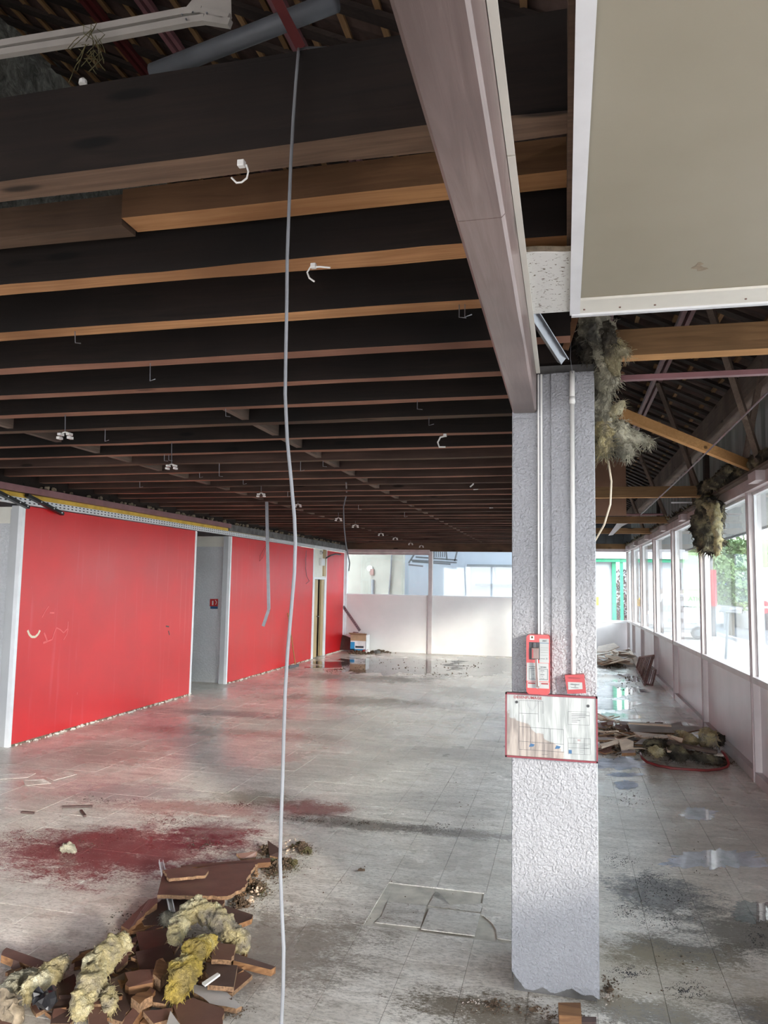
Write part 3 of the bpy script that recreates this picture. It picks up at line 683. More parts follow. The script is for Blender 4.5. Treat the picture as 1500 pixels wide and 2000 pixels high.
# ---- suspended ceiling over the right bay
cp = thing('ceiling_panel', (.9, 0, 2.86), 'large smooth beige ceiling panel over the right side with a stained spot', 'ceiling panel')
MB().box(.06, RX - .04, -5.9, 2.735, 2.868, 2.885).build('panel_sheet', 'panel_beige', cp)
MB().box(.06, RX - .04, 2.66, 2.79, 2.858, 2.867).build('edge_batten', 'cream_trim', cp)
MB().box(.03, RX - .04, 2.79, 2.81, 2.85, 2.90).build('front_lip', 'white_metal', cp)
for x in (.075, .20, .32, .62, .95, 1.3): MB().tube([(x, 2.75, 2.859), (x, 2.75, 2.855)], .004, 8).build('screw', 'rust', cp)
for s_ in range(5):
    p = pz(1370 + s_ * 4 - 8, 522 + [0, -6, 4, -3, 5][s_], 2.867); q = [(p.x + (.010 if s_ % 2 else .016) * math.cos(a) * (1 + .3 * math.sin(3 * a + s_)), p.y + .013 * math.sin(a), p.z) for a in [i * math.pi / 6 for i in range(12)]]
    if s_ < 3: MB().prism(q, (0, 0, .0008)).build('stain', 'panel_stain', cp)
tt = MB().box(.024, .06, -5.9, 2.80, 2.855, 2.862).build('edge_angle', 'white_trim', cp)
tag(MB().box(.012, .03, -5.9, 2.80, 2.90, 3.12).build('edge_joist', 'joist_wood'), 'brown timber board standing on edge left of the beige ceiling panel', 'board')
at_ = thing('acoustic_tile', (-.03, 2.5, 2.86), 'small remnant of white fissured acoustic ceiling tile beside the boxed beam', 'ceiling tile')
P = rough_poly([Vector((-.112, 2.255, 2.866)), Vector((.028, 2.275, 2.866)), Vector((.028, 2.785, 2.866)), Vector((-.112, 2.785, 2.866))], .004, torn=[0], seed=4)
MB().prism(P, (0, 0, .018), 0, 0).build('tile_body', 'acoustic', at_)
MB().prism([p + Vector((0, -.012, .004)) if p.y < 2.3 else p + Vector((0, 0, .004)) for p in P], (0, 0, .012)).build('torn_core', 'dust', at_)

# ---- right bay timber ties
def tie(name, y, x0, x1, z0, h, th, mat, label): 
    m = MB().box(x0, x1, y, y + th, z0, z0 + h)
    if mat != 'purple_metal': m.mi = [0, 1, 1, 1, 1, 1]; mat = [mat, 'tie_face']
    tag(m.build(name, mat), label, 'beam')
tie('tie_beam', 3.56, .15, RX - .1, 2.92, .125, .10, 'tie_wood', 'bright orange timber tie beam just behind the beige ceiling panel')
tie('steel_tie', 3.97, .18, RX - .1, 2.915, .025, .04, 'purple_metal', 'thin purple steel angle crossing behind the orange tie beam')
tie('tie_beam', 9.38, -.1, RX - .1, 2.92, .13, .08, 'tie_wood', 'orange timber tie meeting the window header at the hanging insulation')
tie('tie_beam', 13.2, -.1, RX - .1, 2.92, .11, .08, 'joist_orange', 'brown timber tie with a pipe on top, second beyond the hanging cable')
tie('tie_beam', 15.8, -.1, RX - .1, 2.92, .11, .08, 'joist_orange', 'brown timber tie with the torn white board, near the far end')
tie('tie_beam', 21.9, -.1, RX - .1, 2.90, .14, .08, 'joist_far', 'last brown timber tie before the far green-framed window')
tag(MB().tube([(.3, 13.16, 3.06), (1.6, 13.16, 3.06)], .02, 8).build('tie_pipe', 'purple_metal'), 'purple pipe lying along the second far tie beam', 'pipe')
a = py(1210, 806, 6.6); b = px(1470, 912, RX - .06)
tag(MB().bar(a, b, .05, .09).build('brace', 'tie_wood'), 'orange diagonal timber brace dropping from the roof to the window header', 'brace')
tag(MB().box(-.2, .93, 12.0, 12.02, 2.935, 4.36).build('hardboard_sheet', 'brown_sheet'), 'brown hardboard sheet standing in the roof void right of the pillar', 'board')
tag(MB().prism([py(1197, 1045, 15.775), py(1188, 1046, 15.775), py(1205, 1022, 15.775), py(1235, 1018, 15.775), py(1215, 1028, 15.775)], (0, .02, 0)).build('torn_board', 'white_card'), 'torn white triangular board hanging under the far ties', 'board')
A = px(1255, 1003, 1.2); B = px(1500, 765, 1.2)
A = py(1252, 1005, 6.8); B = py(1502, 764, 3.7); tag(MB().tube([A, A.lerp(B, .5) + Vector((0, 0, -.01)), B], .005, 6).build('steel_rod', 'galv'), 'thin straight steel rod slanting across the roof void', 'rod')
tag(MB().box(1.45, 1.78, 11.0, 11.03, 3.02, 3.035).build('short_bracket', 'white_metal'), 'short white metal bracket beside the hanging insulation', 'bracket')

# ================================================================== PILLAR
pl = thing('pillar', (-.05, 3.85, 0), 'square white stucco pillar with chipped base standing right of the middle', 'pillar')
def pillar_mesh():
    m = MB(); x0, x1, y0, y1 = -.246, .143, 3.65, 4.05; nx, nz = 110, 720; vs = []; c = .008
    per = []   # perimeter points (x,y,nx,ny)
    for i in range(nx + 1):
        t = i / nx; x = x0 + (x1 - x0) * t; per.append((x, y0, 0, -1))
    for i in range(1, 6): per.append((x1, y0 + (y1 - y0) * i / 5, 1, 0))
    for i in range(1, 6): per.append((x1 - (x1 - x0) * i / 5, y1, 0, 1))
    for i in range(1, 5): per.append((x0, y1 - (y1 - y0) * i / 5, -1, 0))
    n = len(per); zt = 2.875
    for k in range(nz + 1):
        t = k / nz
        for i, (x, y, a, b) in enumerate(per):
            zb = .02 + .035 * max(0, MN.noise(Vector((x * 14, y * 14, 2)))) + (.07 * max(0, 1 - (x - x0) / .06) if b == -1 else 0)
            if b == -1: zb += .03 * max(0, 1 - abs(x - .02) / .07)
            z = max(zb, .02 + (zt - .02) * t) if k else zb; q_ = MN.noise(Vector((x * 104, y * 104, z * 104)) + Vector((MN.noise(Vector((x * 40, y * 40, z * 40))) * 1.2, 0, 0))); dd = max(-.25, min(.22, q_)) * .0072
            if b == -1:
                if x > -.062 and z > 1.33: dd += .012
                if i in (0, nx): dd -= .006 + .003 * MN.noise(Vector((z * 30, x, 1)))
            xx = x + a * dd; yy = y + b * dd
            if z > 2.66 and x < -.12: yy = max(yy, 3.66)
            vs.append((xx, yy, z))
    m.add(vs, [(k * n + i, k * n + (i + 1) % n, (k + 1) * n + (i + 1) % n, (k + 1) * n + i) for k in range(nz) for i in range(n)] + [tuple(range(n)), tuple(nz * n + i for i in range(n))])
    return m
pillar_mesh().build('stucco_shaft', 'stucco', pl)
MB().box(-.235, .132, 3.67, 4.03, 0, .10).build('concrete_core', 'concrete_dark', pl)
# conduits
t = thing('cable_trunking', (-.113, 3.64, 1.62), 'flat white cable trunking running down the pillar to the red release box', 'trunking')
MB().box(-.123, -.1, 3.628, 3.652, 1.60, 2.87).build('trunking_body', 'white_plastic', t, bevel=.002); MB().box(-.114, -.109, 3.6265, 3.628, 1.60, 2.87).build('groove', 'pipe_grey', t)
for z in (2.66, 2.38, 2.05, 1.8): MB().tube([(-.1115, 3.6275, z), (-.1115, 3.625, z)], .003, 6).build('screw', 'galv', t)
t = thing('conduit', (.04, 3.62, 1.44), 'round white conduit pipe running down the pillar to the red call point', 'pipe')
MB().tube([(.037, 3.622, 1.43), (.040, 3.622, 2.73)], .0105, 14).build('pipe_lower', 'white_plastic', t, smooth=True); MB().tube([(.040, 3.622, 2.715), (.040, 3.622, 2.875)], .0125, 14).build('pipe_upper', 'white_plastic', t, smooth=True)
for z in (2.72, 1.62): MB().tube([(.04, 3.622, z), (.04, 3.622, z + .03)], .014, 14).build('coupling', 'white_plastic', t, smooth=True)
# smoke-vent release box
def rrect(x0, x1, z0, z1, r, Y, n=5):
    out = []
    for cx, cz, a0 in ((x1 - r, z0 + r, -90), (x1 - r, z1 - r, 0), (x0 + r, z1 - r, 90), (x0 + r, z0 + r, 180)):
        for i in range(n + 1): a = math.radians(a0 + 90 * i / n); out.append(Vector((cx + r * math.cos(a), Y, cz + r * math.sin(a))))
    return out
rb = thing('vent_release_box', (-.12, 3.6, 1.35), 'tall red smoke vent release box with a lever, fixed to the pillar', 'control box')
bx0, bx1, bz0, bz1 = -.173, -.068, 1.353, 1.622; BY = 3.555
MB().prism(rrect(bx0, bx1, bz0, bz1, .016, BY), (0, .095, 0)).build('housing', 'red_plastic', rb)
def U(cx, cy, Y=BY - .001):   # coordinates in the close-up crop -> world on the box face
    return Vector((bx0 + (cx - 410) / (722 - 410) * (bx1 - bx0), Y, bz1 - (cy - 120) / (920 - 120) * (bz1 - bz0)))
def urect(a, b, c, d_, name, mat, th=.001, Y=BY): p = U(a, b); q = U(c, d_); return MB().box(p.x, q.x, Y - th, Y, q.z, p.z).build(name, mat, rb)
lp1 = urect(585, 170, 712, 495, 'label_plate', 'paper', .0015); lp2 = urect(415, 500, 708, 745, 'label_plate', 'paper', .0012); urect(425, 752, 712, 838, 'label_plate', 'paper', .0012); urect(458, 133, 515, 190, 'small_sticker', 'cream_trim', .0012)
urect(474, 140, 500, 170, 'sticker_mark', 'moss', .0018)
urect(447, 220, 590, 455, 'window_recess', 'dark_opening', .002); urect(505, 225, 545, 290, 'cartridge', 'black_plastic', .012)
p = U(478, 290); q = U(578, 445); MB().box(p.x, q.x, BY - .02, BY - .002, q.z, p.z).build('cartridge', 'lever', rb, bevel=.003)
p = U(490, 310); q = U(505, 430); MB().box(p.x, q.x, BY - .022, BY - .02, q.z, p.z).build('level_mark', 'red_dull', rb)
MB().bar(U(545, 440, BY - .026), U(562, 820, BY - .018), .013, .005, up=(0, 1, 0)).build('lever', 'lever', rb)
MB().bar(U(560, 440, BY - .026), U(578, 800, BY - .018), .003, .007, up=(0, 1, 0)).build('lever_edge', 'white_metal', rb)
MB().tube([U(562, 820, BY - .016) + Vector((.006 * math.cos(a), 0, .006 * math.sin(a))) for a in [i * math.pi / 5 for i in range(11)]], .0013, 6).build('ring', 'galv', rb)
urect(448, 575, 695, 580, 'border', 'ink', .002); urect(448, 718, 695, 723, 'border', 'ink', .002); urect(445, 575, 449, 723, 'border', 'ink', .002); urect(690, 575, 694, 723, 'border', 'ink', .002)
urect(585, 225, 712, 232, 'border', 'ink_blue', .0022)
for yy in (290, 320, 355, 390): urect(600, yy, 700, yy + 2, 'rule', 'ink', .0022)
urect(432, 765, 530, 783, 'arrow_bar', 'ink_red', .002); urect(608, 765, 700, 783, 'arrow_bar', 'ink_red', .002)
text('AEC', .011, U(655, 200, BY - .002), 'ink', lp1, bold=.0002)
text('6', .011, U(685, 436, BY - .002), 'ink', lp1); text('RECHARGE', .004, U(630, 440, BY - .002), 'ink', lp1)
text('MANOEUVRE', .0048, U(485, 551, BY - .002), 'ink', lp2, bold=.0001); text('DES FUMEES', .0048, U(640, 553, BY - .002), 'ink', lp2, bold=.0001)
for i, (a, b) in enumerate((('OUVRIR', 'ENLEVER'), ('', 'LE'), ('TIRER', 'POIGNEE'), ('', 'PUIS'), ('LEVER', 'LE TUBE'))):
    yy = 602 + i * 26
    if a: text(a, .0042, U(500, yy, BY - .002), 'ink', lp2)
    text(b, .0042, U(625, yy, BY - .002), 'ink', lp2)
# red call point
cp_ = thing('call_point', (.045, 3.6, 1.35), 'small red square manual fire call point under the conduit on the pillar', 'call point')
A, B, C_, D = py(1103, 1319, 3.59), py(1141, 1317, 3.59), py(1145, 1354, 3.59), py(1108, 1355, 3.59)
MB().prism([A, B, C_, D], (0, .06, 0)).build('housing', 'red_dull', cp_)
A, B, C_, D = py(1109, 1332, 3.588), py(1137, 1333, 3.588), py(1138, 1346, 3.588), py(1110, 1347, 3.588); pp = MB().prism([A, B, C_, D], (0, .004, 0)).build('press_plate', 'paper', cp_)
text('BRIS DE GLACE', .0075, py(1122, 1324.5, 3.588), 'frame_red', cp_); text('APPUYEZ ICI', .007, py(1123, 1337, 3.586), 'ink', pp); text('en cas de feu', .006, py(1123, 1343, 3.586), 'ink', pp)
MB().tube([py(1123.5, 1339.7, 3.587), py(1123.5, 1339.7, 3.585)], .0022, 8).build('press_dot', 'ink', cp_)
# framed plan
pn = thing('framed_plan', (-.065, 3.62, 1.05), 'wide red-framed smoke extraction plan with brown water stains on the pillar', 'sign')
fx0, fx1, fz0, fz1 = -.273, .143, 1.052, 1.347; PY = 3.615
for a in ((fx0, fx1, fz1 - .008, fz1), (fx0, fx1, fz0, fz0 + .008), (fx0, fx0 + .007, fz0, fz1), (fx1 - .007, fx1, fz0, fz1)): MB().box(a[0], a[1], PY - .008, PY + .02, a[2], a[3]).build('frame_bar', 'frame_red', pn)
MB().box(fx0 + .004, fx1 - .004, PY, PY + .018, fz0 + .004, fz1 - .004).build('plan_sheet', 'plan_sheet', pn)
def V(cx, cy): return Vector((fx0 + (cx - 125) / (1335 - 125) * (fx1 - fx0), PY - .0005, fz1 - ((cy - 890 - (cx - 125) * .045) / 845) * (fz1 - fz0)))
def line(x0, y0, x1, y1, w=.0008, mat='ink'):
    w *= 1.5; MB().bar(V(x0, y0), V(x1, y1), .0006, w, up=(0, 0, 1) if abs(x1 - x0) > abs(y1 - y0) else (1, 0, 0)).build('plan_line', mat, pn)
for q in ((310, 1000, 310, 1635), (310, 1635, 895, 1660), (895, 1370, 895, 1660), (310, 1340, 895, 1370), (310, 995, 625, 1005), (565, 1005, 565, 1280), (625, 1005, 628, 1170), (310, 1165, 560, 1170), (365, 1190, 365, 1630), (310, 1530, 895, 1560), (465, 1350, 465, 1640), (720, 1365, 720, 1560), (650, 1560, 650, 1690), (610, 1695, 690, 1697)): line(*q)
for q in ((955, 1135, 1230, 1140), (955, 1305, 1230, 1310), (955, 1135, 955, 1305), (1230, 1140, 1230, 1310), (955, 1475, 1240, 1480), (955, 1545, 1240, 1550), (955, 1600, 1240, 1605), (955, 1680, 1240, 1685), (955, 1475, 955, 1680), (1240, 1480, 1240, 1685), (1030, 1475, 1030, 1545), (1165, 1478, 1165, 1548), (1095, 1548, 1095, 1685), (1165, 1548, 1165, 1685)): line(*q, w=.0005)
for i, w_ in enumerate((190, 235, 180, 90, 110, 75)): line(1000, 1165 + i * 21, 1000 + w_, 1167 + i * 21, .0011)
for i in range(5): line(1105, 1565 + i * 22, 1105 + (110, 60, 115, 50, 40)[i], 1566 + i * 22, .0006)
text('DESENFUMAGE', .0165, V(425, 962), 'ink_red', pn, sx=1.15, bold=.0003)
text('SIG', .0095, V(1095, 1505), 'ink_red', pn)
p = V(960, 1675); MB().box(p.x, p.x + .014, PY - .001, PY, p.z, p.z + .016).build('blue_mark', 'ink_blue', pn)
for (a, b) in ((440, 1600), (780, 1620)): p = V(a, b); MB().prism([p, p + Vector((.02, 0, .002)), p + Vector((.027, 0, .012)), p + Vector((.008, 0, .016))], (0, -.0004, 0)).build('blue_mark', 'ink_blue', pn)
for (a, b) in ((278, 1018), (1215, 1063)): p = V(a, b); MB().tube([p, p - Vector((0, .003, 0))], .0065, 12).build('fixing_knob', 'black_metal', pn)
wr_ = MB().tube([U(566, 836, 3.60) + Vector((0, -.05, 0)), V(566, 960) + Vector((0, -.01, 0)), V(545, 1060) + Vector((0, -.006, 0)), V(495, 1130) + Vector((0, -.005, 0)), V(450, 1080) + Vector((0, -.005, 0)), V(430, 1000) + Vector((0, -.005, 0)), V(428, 930) + Vector((0, -.006, 0))], .0007, 5).build('seal_wire', 'galv')
tag(wr_, 'thin looping wire hanging from the lever over the framed plan', 'wire')
# profile and stick over the pillar head
a = py(1040, 612, 3.02); b = py(1100, 706, 3.40)
t = thing('metal_profile', b, 'grey metal channel hanging diagonally over the pillar head', 'profile')
MB().bar(a, b, .034, .003, up=(0, 1, 0)).build('web', 'galv', t)
for s_ in (-1, 1): o_ = Vector((.0155, 0, .010)) * s_ + Vector((0, -.012, 0)); MB().bar(a + o_, b + o_, .003, .026, up=(0, 1, 0)).build('flange', 'galv', t)
tag(MB().bar(py(1125, 618, 3.42), py(1104, 682, 3.42), .022, .028).build('wood_stick', 'split_wood'), 'short splintered timber stick hanging above the pillar', 'stick')
tag(MB().tube([py(1115, 665, 3.55), py(1114, 700, 3.56), py(1118, 729, 3.60)], .0015, 5).build('loose_wire', 'cable_dark'), 'thin dark wire entering the top of the white conduit', 'wire')
# timber block and crumbs under the pillar base
A = [pz(1090, 1958, .06), pz(1134, 1958, .06), pz(1136, 1985, .06), pz(1092, 1982, .06)]
tag(MB().prism(A, (0, 0, -.055)).build('wood_block', ['split_wood']), 'orange broken timber block at the foot of the white pillar', 'block')
tag(MB().prism([pz(1135, 1985, .03), pz(1165, 1986, .03), pz(1163, 1996, .03), pz(1128, 1996, .03)], (0, 0, -.028)).build('wood_chip', ['board_dark']), 'dark flat chip beside the timber block at the pillar foot', 'chip')
def grains(name, spots, n, rmin, rmax, mat, label, seed, zmax=.01):
    rnd = random.Random(seed); mb = MB()
    for _ in range(n):
        cx, cy, rx_, ry_ = rnd.choice(spots); a = rnd.uniform(0, 6.28); q = rnd.random() ** .5 * (1 + rnd.gauss(0, .22)) if zmax == 0 else abs(rnd.gauss(0, .62))
        if MN.fractal(Vector((cx * .02 + q * math.cos(a) * rx_ * .045, cy * .02 + q * math.sin(a) * ry_ * .11, seed)), 1, 2, 3) < rnd.uniform(-.35, .25) - (.0 if zmax == 0 else .12): continue
        p = pz(cx + rx_ * q * math.cos(a), cy + ry_ * q * math.sin(a)); r = rnd.uniform(rmin, rmax) * max(.35, 1.3 - q)
        p.z = r * .35 + rnd.random() * zmax * max(0, 1 - q); d = Vector((rnd.uniform(-1, 1), rnd.uniform(-1, 1), rnd.uniform(-.3, .3))).normalized() * r
        mb.tube([p - d, p, p + d], [r * .15, r * rnd.uniform(.35, .7), r * .1], 4)
    return tag(mb.build(name, mat), label, 'debris', kind='stuff')
grains('pillar_crumbs', [(960, 1965, 90, 26), (1040, 1975, 110, 20), (1190, 1935, 40, 45), (1100, 1990, 90, 10)], 900, .003, .009, 'crumb', 'brown wood crumbs scattered around the pillar foot', 11)
grains('pillar_flakes', [(930, 1960, 80, 24), (1070, 1975, 70, 14), (1185, 1950, 50, 35)], 260, .002, .006, 'board_pale', 'pale plaster flakes mixed around the pillar foot', 12)

JO = ['first', 'second', 'third', 'fourth', 'fifth', 'sixth', 'seventh', 'eighth', 'ninth', 'tenth', 'eleventh', 'twelfth', 'thirteenth', 'fourteenth', 'fifteenth', 'sixteenth', 'seventeenth', 'eighteenth', 'nineteenth', 'twentieth']
def snap(x, y0):
    a = pz(x, y0, JZ); k = min(range(len(JY)), key=lambda i: abs(JY[i] + .045 - a.y)); a = py(x, y0, JY[k] + .045); a.z = JZ + .004; return a, k
# ================================================================== CABLES, HOOKS, LOOSE THINGS OVERHEAD
pts = [(583, 96, 1.70), (583, 104, 1.60), (578, 160, 1.6), (573, 230, 1.6), (568, 320, 1.6), (564, 420, 1.6), (561, 500, 1.6), (560, 600, 1.6), (558, 700, 1.6), (557, 770, 1.6), (561, 860, 1.6), (568, 930, 1.6), (575, 1010, 1.6), (577, 1060, 1.6), (575, 1120, 1.6), (568, 1200, 1.6), (562, 1270, 1.6), (557, 1350, 1.6), (554, 1440, 1.6), (552, 1520, 1.6), (549, 1600, 1.6), (547, 1680, 1.6), (550, 1770, 1.6), (554, 1850, 1.6), (553, 1930, 1.6), (549, 2010, 1.6)]
P = [py(a, b, c) for a, b, c in pts]; P += [P[-1] + Vector((-.01, 0, -.4)), Vector((P[-1].x - .02, 1.55, .012)), Vector((P[-1].x + .3, 1.3, .006))]
tag(MB().tube(P, .0042, 8).build('hanging_cable', 'cable_grey', smooth=True), 'long grey cable hanging from the first joist down to the floor', 'cable')
tag(MB().tube([py(583, 97, 1.69), py(600, 93, 1.75), py(640, 93, 1.85), py(665, 97, 1.9)], .003, 5).build('cable_tail', 'cable_grey'), 'short grey cable tail lying over the first joist', 'cable')
hc, _ = snap(521, 978)
t = thing('hanging_channel', py(514, 1223, hc.y), 'bent grey metal channel hanging from the joists before the second red panel', 'channel')
MB().bar(hc, py(525, 1190, hc.y), .042, .016, up=(0, 1, 0)).build('channel_body', 'galv', t); MB().bar(py(525, 1190, hc.y), py(514, 1223, hc.y), .04, .016, up=(0, 1, 0)).build('bent_end', 'galv', t)
tag(MB().tube([pz(676, 943, 2.92), py(677, 965, 9.2), py(671, 990, 9.2), py(672, 1030, 9.2), py(676, 1065, 9.2), py(683, 1100, 9.2), py(681, 1115, 9.2)], .009, 6).build('thin_hanging_cable', 'cable_dark'), 'thin dark cable hanging from the joists before the far window', 'cable')
# wire hooks
seen = {}
hk = [(148, 618, 655, 2.92), (293, 718, 744, 0), (441, 785, 813, 0), (205, 848, 862, 0), (321, 888, 900, 0), (390, 915, 926, 0), (428, 912, 930, 0), (475, 938, 946, 0), (815, 790, 799, 0), (838, 805, 815, 0), (897, 595, 606, 0), (908, 594, 608, 0), (78, 945, 957, 0), (273, 943, 952, 0), (631, 895, 905, 0), (587, 905, 920, 0), (330, 878, 892, 0), (562, 960, 970, 0), (700, 985, 995, 0), (790, 1003, 1010, 0)]
for i, (x, y0, y1, _) in enumerate(hk):
    a, kj = snap(x, y0); yy = a.y; b = py(x, y1, yy)
    if b.z > JZ - .03: b.z = JZ - .05
    side = 'left of the grey cable' if x < 560 else 'right of the grey cable'
    lb = 'bare wire hook under the %s joist from the front, %s' % (JO[kj], side) if kj < 20 else 'bare wire hook under the far joists, %s' % side
    if lb in seen: lb = lb.replace('bare wire hook', 'second wire hook')
    if lb in seen: lb = lb.replace('second wire hook', 'rightmost wire hook')
    seen[lb] = 1
    tag(MB().tube([a, b, b + Vector((.02 * (1 + yy / 8), 0, -.004 + .012 * (i % 2)))], .0016 + yy * .00018, 5).build('wire_hook', 'galv'), lb, 'hook', 'bare wire hooks under the joists')
# white plastic clip fittings on wires
clips = [(127, 857, 817, 34), (335, 916, 870, 24), (510, 970, 948, 18), (582, 990, 975, 14), (661, 1017, 998, 14), (694, 1030, 1018, 13), (744, 1046, 1034, 11), (772, 1054, 1047, 10), (802, 1064, 1055, 9), (823, 1069, 1064, 9)]
names = ['white plastic clip pair on a wire, nearest on the far left', 'white plastic clip pair on a wire, second from the left', 'white plastic clip pair hanging left of the bent channel', 'white plastic clip pair hanging just behind the grey cable']
for i, (x, y, yt, w_) in enumerate(clips):
    a, kj = snap(x, yt); Y = a.y; k = Y / FPX; c = py(x, y - w_ * .2, Y)
    t = thing('clip_fitting', (c.x, c.y, c.z - w_ * k * .3), names[i] if i < 4 else 'tiny white plastic clip pair, %s of the row running to the far window' % JO[i], 'clip', 'white clip pairs hanging under the joists')
    MB().tube([a, (c.x, c.y, c.z + w_ * k * .12)], .0035, 5).build('wire', 'cable_dark', t)
    u = w_ * k; MB().tube([(c.x + u * .36 * math.cos(q), c.y, c.z - u * .05 + u * .26 * math.sin(q)) for q in [math.pi * (.1 + .8 * s / 6) for s in range(7)]], u * .05, 5).build('arch', 'white_plastic', t)
    for s in (-1, 1):
        MB().box(c.x + s * u * .33 - u * .12, c.x + s * u * .33 + u * .12, c.y - .02, c.y + .02, c.z - u * .02, c.z + u * .14).build('clip_block', 'white_plastic', t)
        MB().box(c.x + s * u * .40 - u * .11, c.x + s * u * .40 + u * .11, c.y - .02, c.y + .02, c.z - u * .26, c.z - u * .10).build('clip_block', 'white_plastic', t)
# curved cable ties
def hooktie(pix, Y, r, label, boxpix=None, w=.012):
    P = [py(x, y, Y) for x, y in pix]; t = thing('cable_tie', P[-1], label, 'cable tie'); MB().tube(P, r, 6).build('strap', 'white_plastic', t)
    if boxpix: c = py(*boxpix, Y); MB().box(c.x - w, c.x + w, Y - .006, Y + .01, c.z - w * .9, c.z + w * .9).build('lock_head', 'white_plastic', t, bevel=.002)
hooktie([(481, 322), (485, 335), (482, 348), (472, 356), (462, 357), (452, 347)], 1.63, .0025, 'curved white cable tie with clip under the first joist', (471, 319), .009)
hooktie([(645, 523), (625, 521), (606, 522), (600, 532), (604, 543), (614, 550)], 2.25, .003, 'curved white cable tie under the bright orange joist', (612, 519), .009)
hooktie([(872, 851), (860, 854), (855, 864), (858, 873), (870, 873)], 5.2, .006, 'C-shaped white cable tie hanging below a mid joist', (869, 850), .012)
hooktie([(917, 932), (925, 936), (924, 946), (918, 951)], 8.0, .008, 'upper of the two hooked white ties left of the pillar')
hooktie([(920, 946), (926, 956), (933, 955), (936, 946), (930, 943)], 8.4, .008, 'lower of the two hooked white ties left of the pillar')
hooktie([(955, 984), (957, 992), (962, 992), (963, 980)], 10.5, .009, 'small hooked white tie close to the pillar edge')
# top-left: bent white channel, grey duct pipe, pale plate
zc = 3.32
t = thing('bent_channel', py(420, 30, 1.95), 'long white bent metal channel crossing above the first joist', 'channel')
def chan(pix, Y, nm):
    P = [py(x, y, Y) for x, y in pix]
    for a, b in zip(P, P[1:]):
        MB().bar(a, b, .02, .022, up=(0, 0, 1)).build(nm, 'channel_white', t)
chan([(-30, 93), (200, 55), (360, 25), (395, 22), (448, 36)], 1.95, 'upper_flange'); chan([(-30, 110), (200, 74), (370, 42), (400, 38), (450, 46)], 1.95, 'lower_flange')
for x, y in ((357, 30), (378, 26), (405, 27), (365, 39)): p = py(x, y, 1.935); MB().tube([p, p - Vector((0, .006, 0))], .003, 8).build('rivet', 'galv', t)
tag(MB().prism([py(355, 24, 1.98), py(395, -25, 1.98), py(450, -25, 1.98), py(452, 36, 1.98), py(400, 20, 1.98)], (0, .003, 0)).build('gusset_plate', 'channel_white'), 'pale sheet metal plate above the bend of the white channel', 'plate')
tag(MB().tube([py(300, 142, 2.6), py(480, 72, 2.5), py(655, 3, 2.4)], .036, 20).build('duct_pipe', 'pipe_grey', smooth=True), 'thick grey plastic pipe crossing the roof void', 'pipe')
tag(MB().bar(py(590, 98, 2.3), py(535, -10, 2.3), .02, .035).build('hanger_timber', 'red_metal'), 'dark red upright crossing in front of the grey pipe', 'bar')
p0 = py(172, 55, 1.92); mb = MB(); rnd = random.Random(9)
for i in range(26):
    a = p0 + Vector((rnd.uniform(-.04, .06), 0, rnd.uniform(-.10, .02))); mb.tube([a, a + Vector((rnd.uniform(-.03, .03), .01, rnd.uniform(-.04, .01))), a + Vector((rnd.uniform(-.04, .05), 0, rnd.uniform(-.08, -.02)))], .0012, 4)
tag(mb.build('dry_creeper', 'moss'), 'tangle of dry creeper hanging over the white channel', 'plant', kind='stuff')
c = py(162, 165, 1.75); mb = MB().tube([c, c + Vector((0, 0, .012)), c + Vector((0, 0, .02))], [.012, .011, .003], 10); tag(mb.build('lamp_knob', 'white_plastic'), 'small pale rounded knob on top of the first joist', 'knob')
# cream cable from the insulation
tag(MB().tube([py(1188, 900, 3.95), py(1194, 940, 3.95), py(1192, 985, 3.95), py(1180, 1025, 3.95), py(1160, 1060, 3.98), py(1140, 1080, 4.06)], .005, 7).build('cream_cable', 'cable_cream', smooth=True), 'cream cable curving down behind the pillar from the insulation', 'cable')
# ---- hanging insulation
def hang(name, pix, Y, rs, mat, label, seed, **k):
    P = [py(x, y, Y) if Y else px(x, y, RX - .18) for x, y in pix]; o = wool(P, rs, seed, **k).build(name, mat, smooth=True); tag(o, label, 'insulation'); return o
iw = thing('hanging_insulation', py(1190, 900, 3.95), 'shaggy yellow-grey mineral wool hanging down the right side of the pillar', 'insulation')
def hpart(pix, Y, rs, mat, seed, nm='wool_tuft', **k): wool([py(x, y, Y) for x, y in pix], rs, seed, **k).build(nm, mat, iw, smooth=True)
def hp3(pts, rs, mat, seed, **k): wool([py(x, y, Y) for x, y, Y in pts], rs, seed, **k).build('wool_tuft', mat, iw, smooth=True)
hp3([(1140, 612, 3.45), (1165, 640, 3.47), (1180, 690, 3.55), (1195, 735, 3.66), (1200, 750, 3.75)], [.05, .065, .05, .035, .02], 'wool_grey', 21, strands=60, slen=.07)
hp3([(1178, 630, 3.44), (1190, 660, 3.46), (1197, 700, 3.52), (1206, 735, 3.6)], [.035, .030, .032, .02], 'wool_dark', 22, strands=20)
hp3([(1132, 650, 3.52), (1145, 675, 3.55), (1150, 705, 3.58)], [.035, .055, .04], 'wool_dark', 23, strands=40, slen=.05)
hp3([(1195, 665, 3.48), (1212, 680, 3.5), (1226, 692, 3.5)], [.03, .024, .012], 'wool_yellow', 24, strands=50, slen=.06)
hp3([(1170, 725, 3.72), (1176, 760, 3.85), (1176, 800, 3.93), (1176, 850, 3.93), (1186, 892, 3.93)], [.04, .035, .06, .08, .055], 'wool_grey', 25, strands=90, slen=.08)
hp3([(1190, 812, 3.88), (1206, 798, 3.87), (1220, 784, 3.86)], [.03, .024, .014], 'wool_yellow', 26, strands=30, slen=.05)
hp3([(1195, 835, 3.92), (1214, 848, 3.92), (1240, 856, 3.92), (1270, 862, 3.92)], [.065, .055, .032, .012], 'wool_grey', 27, strands=80, slen=.07)
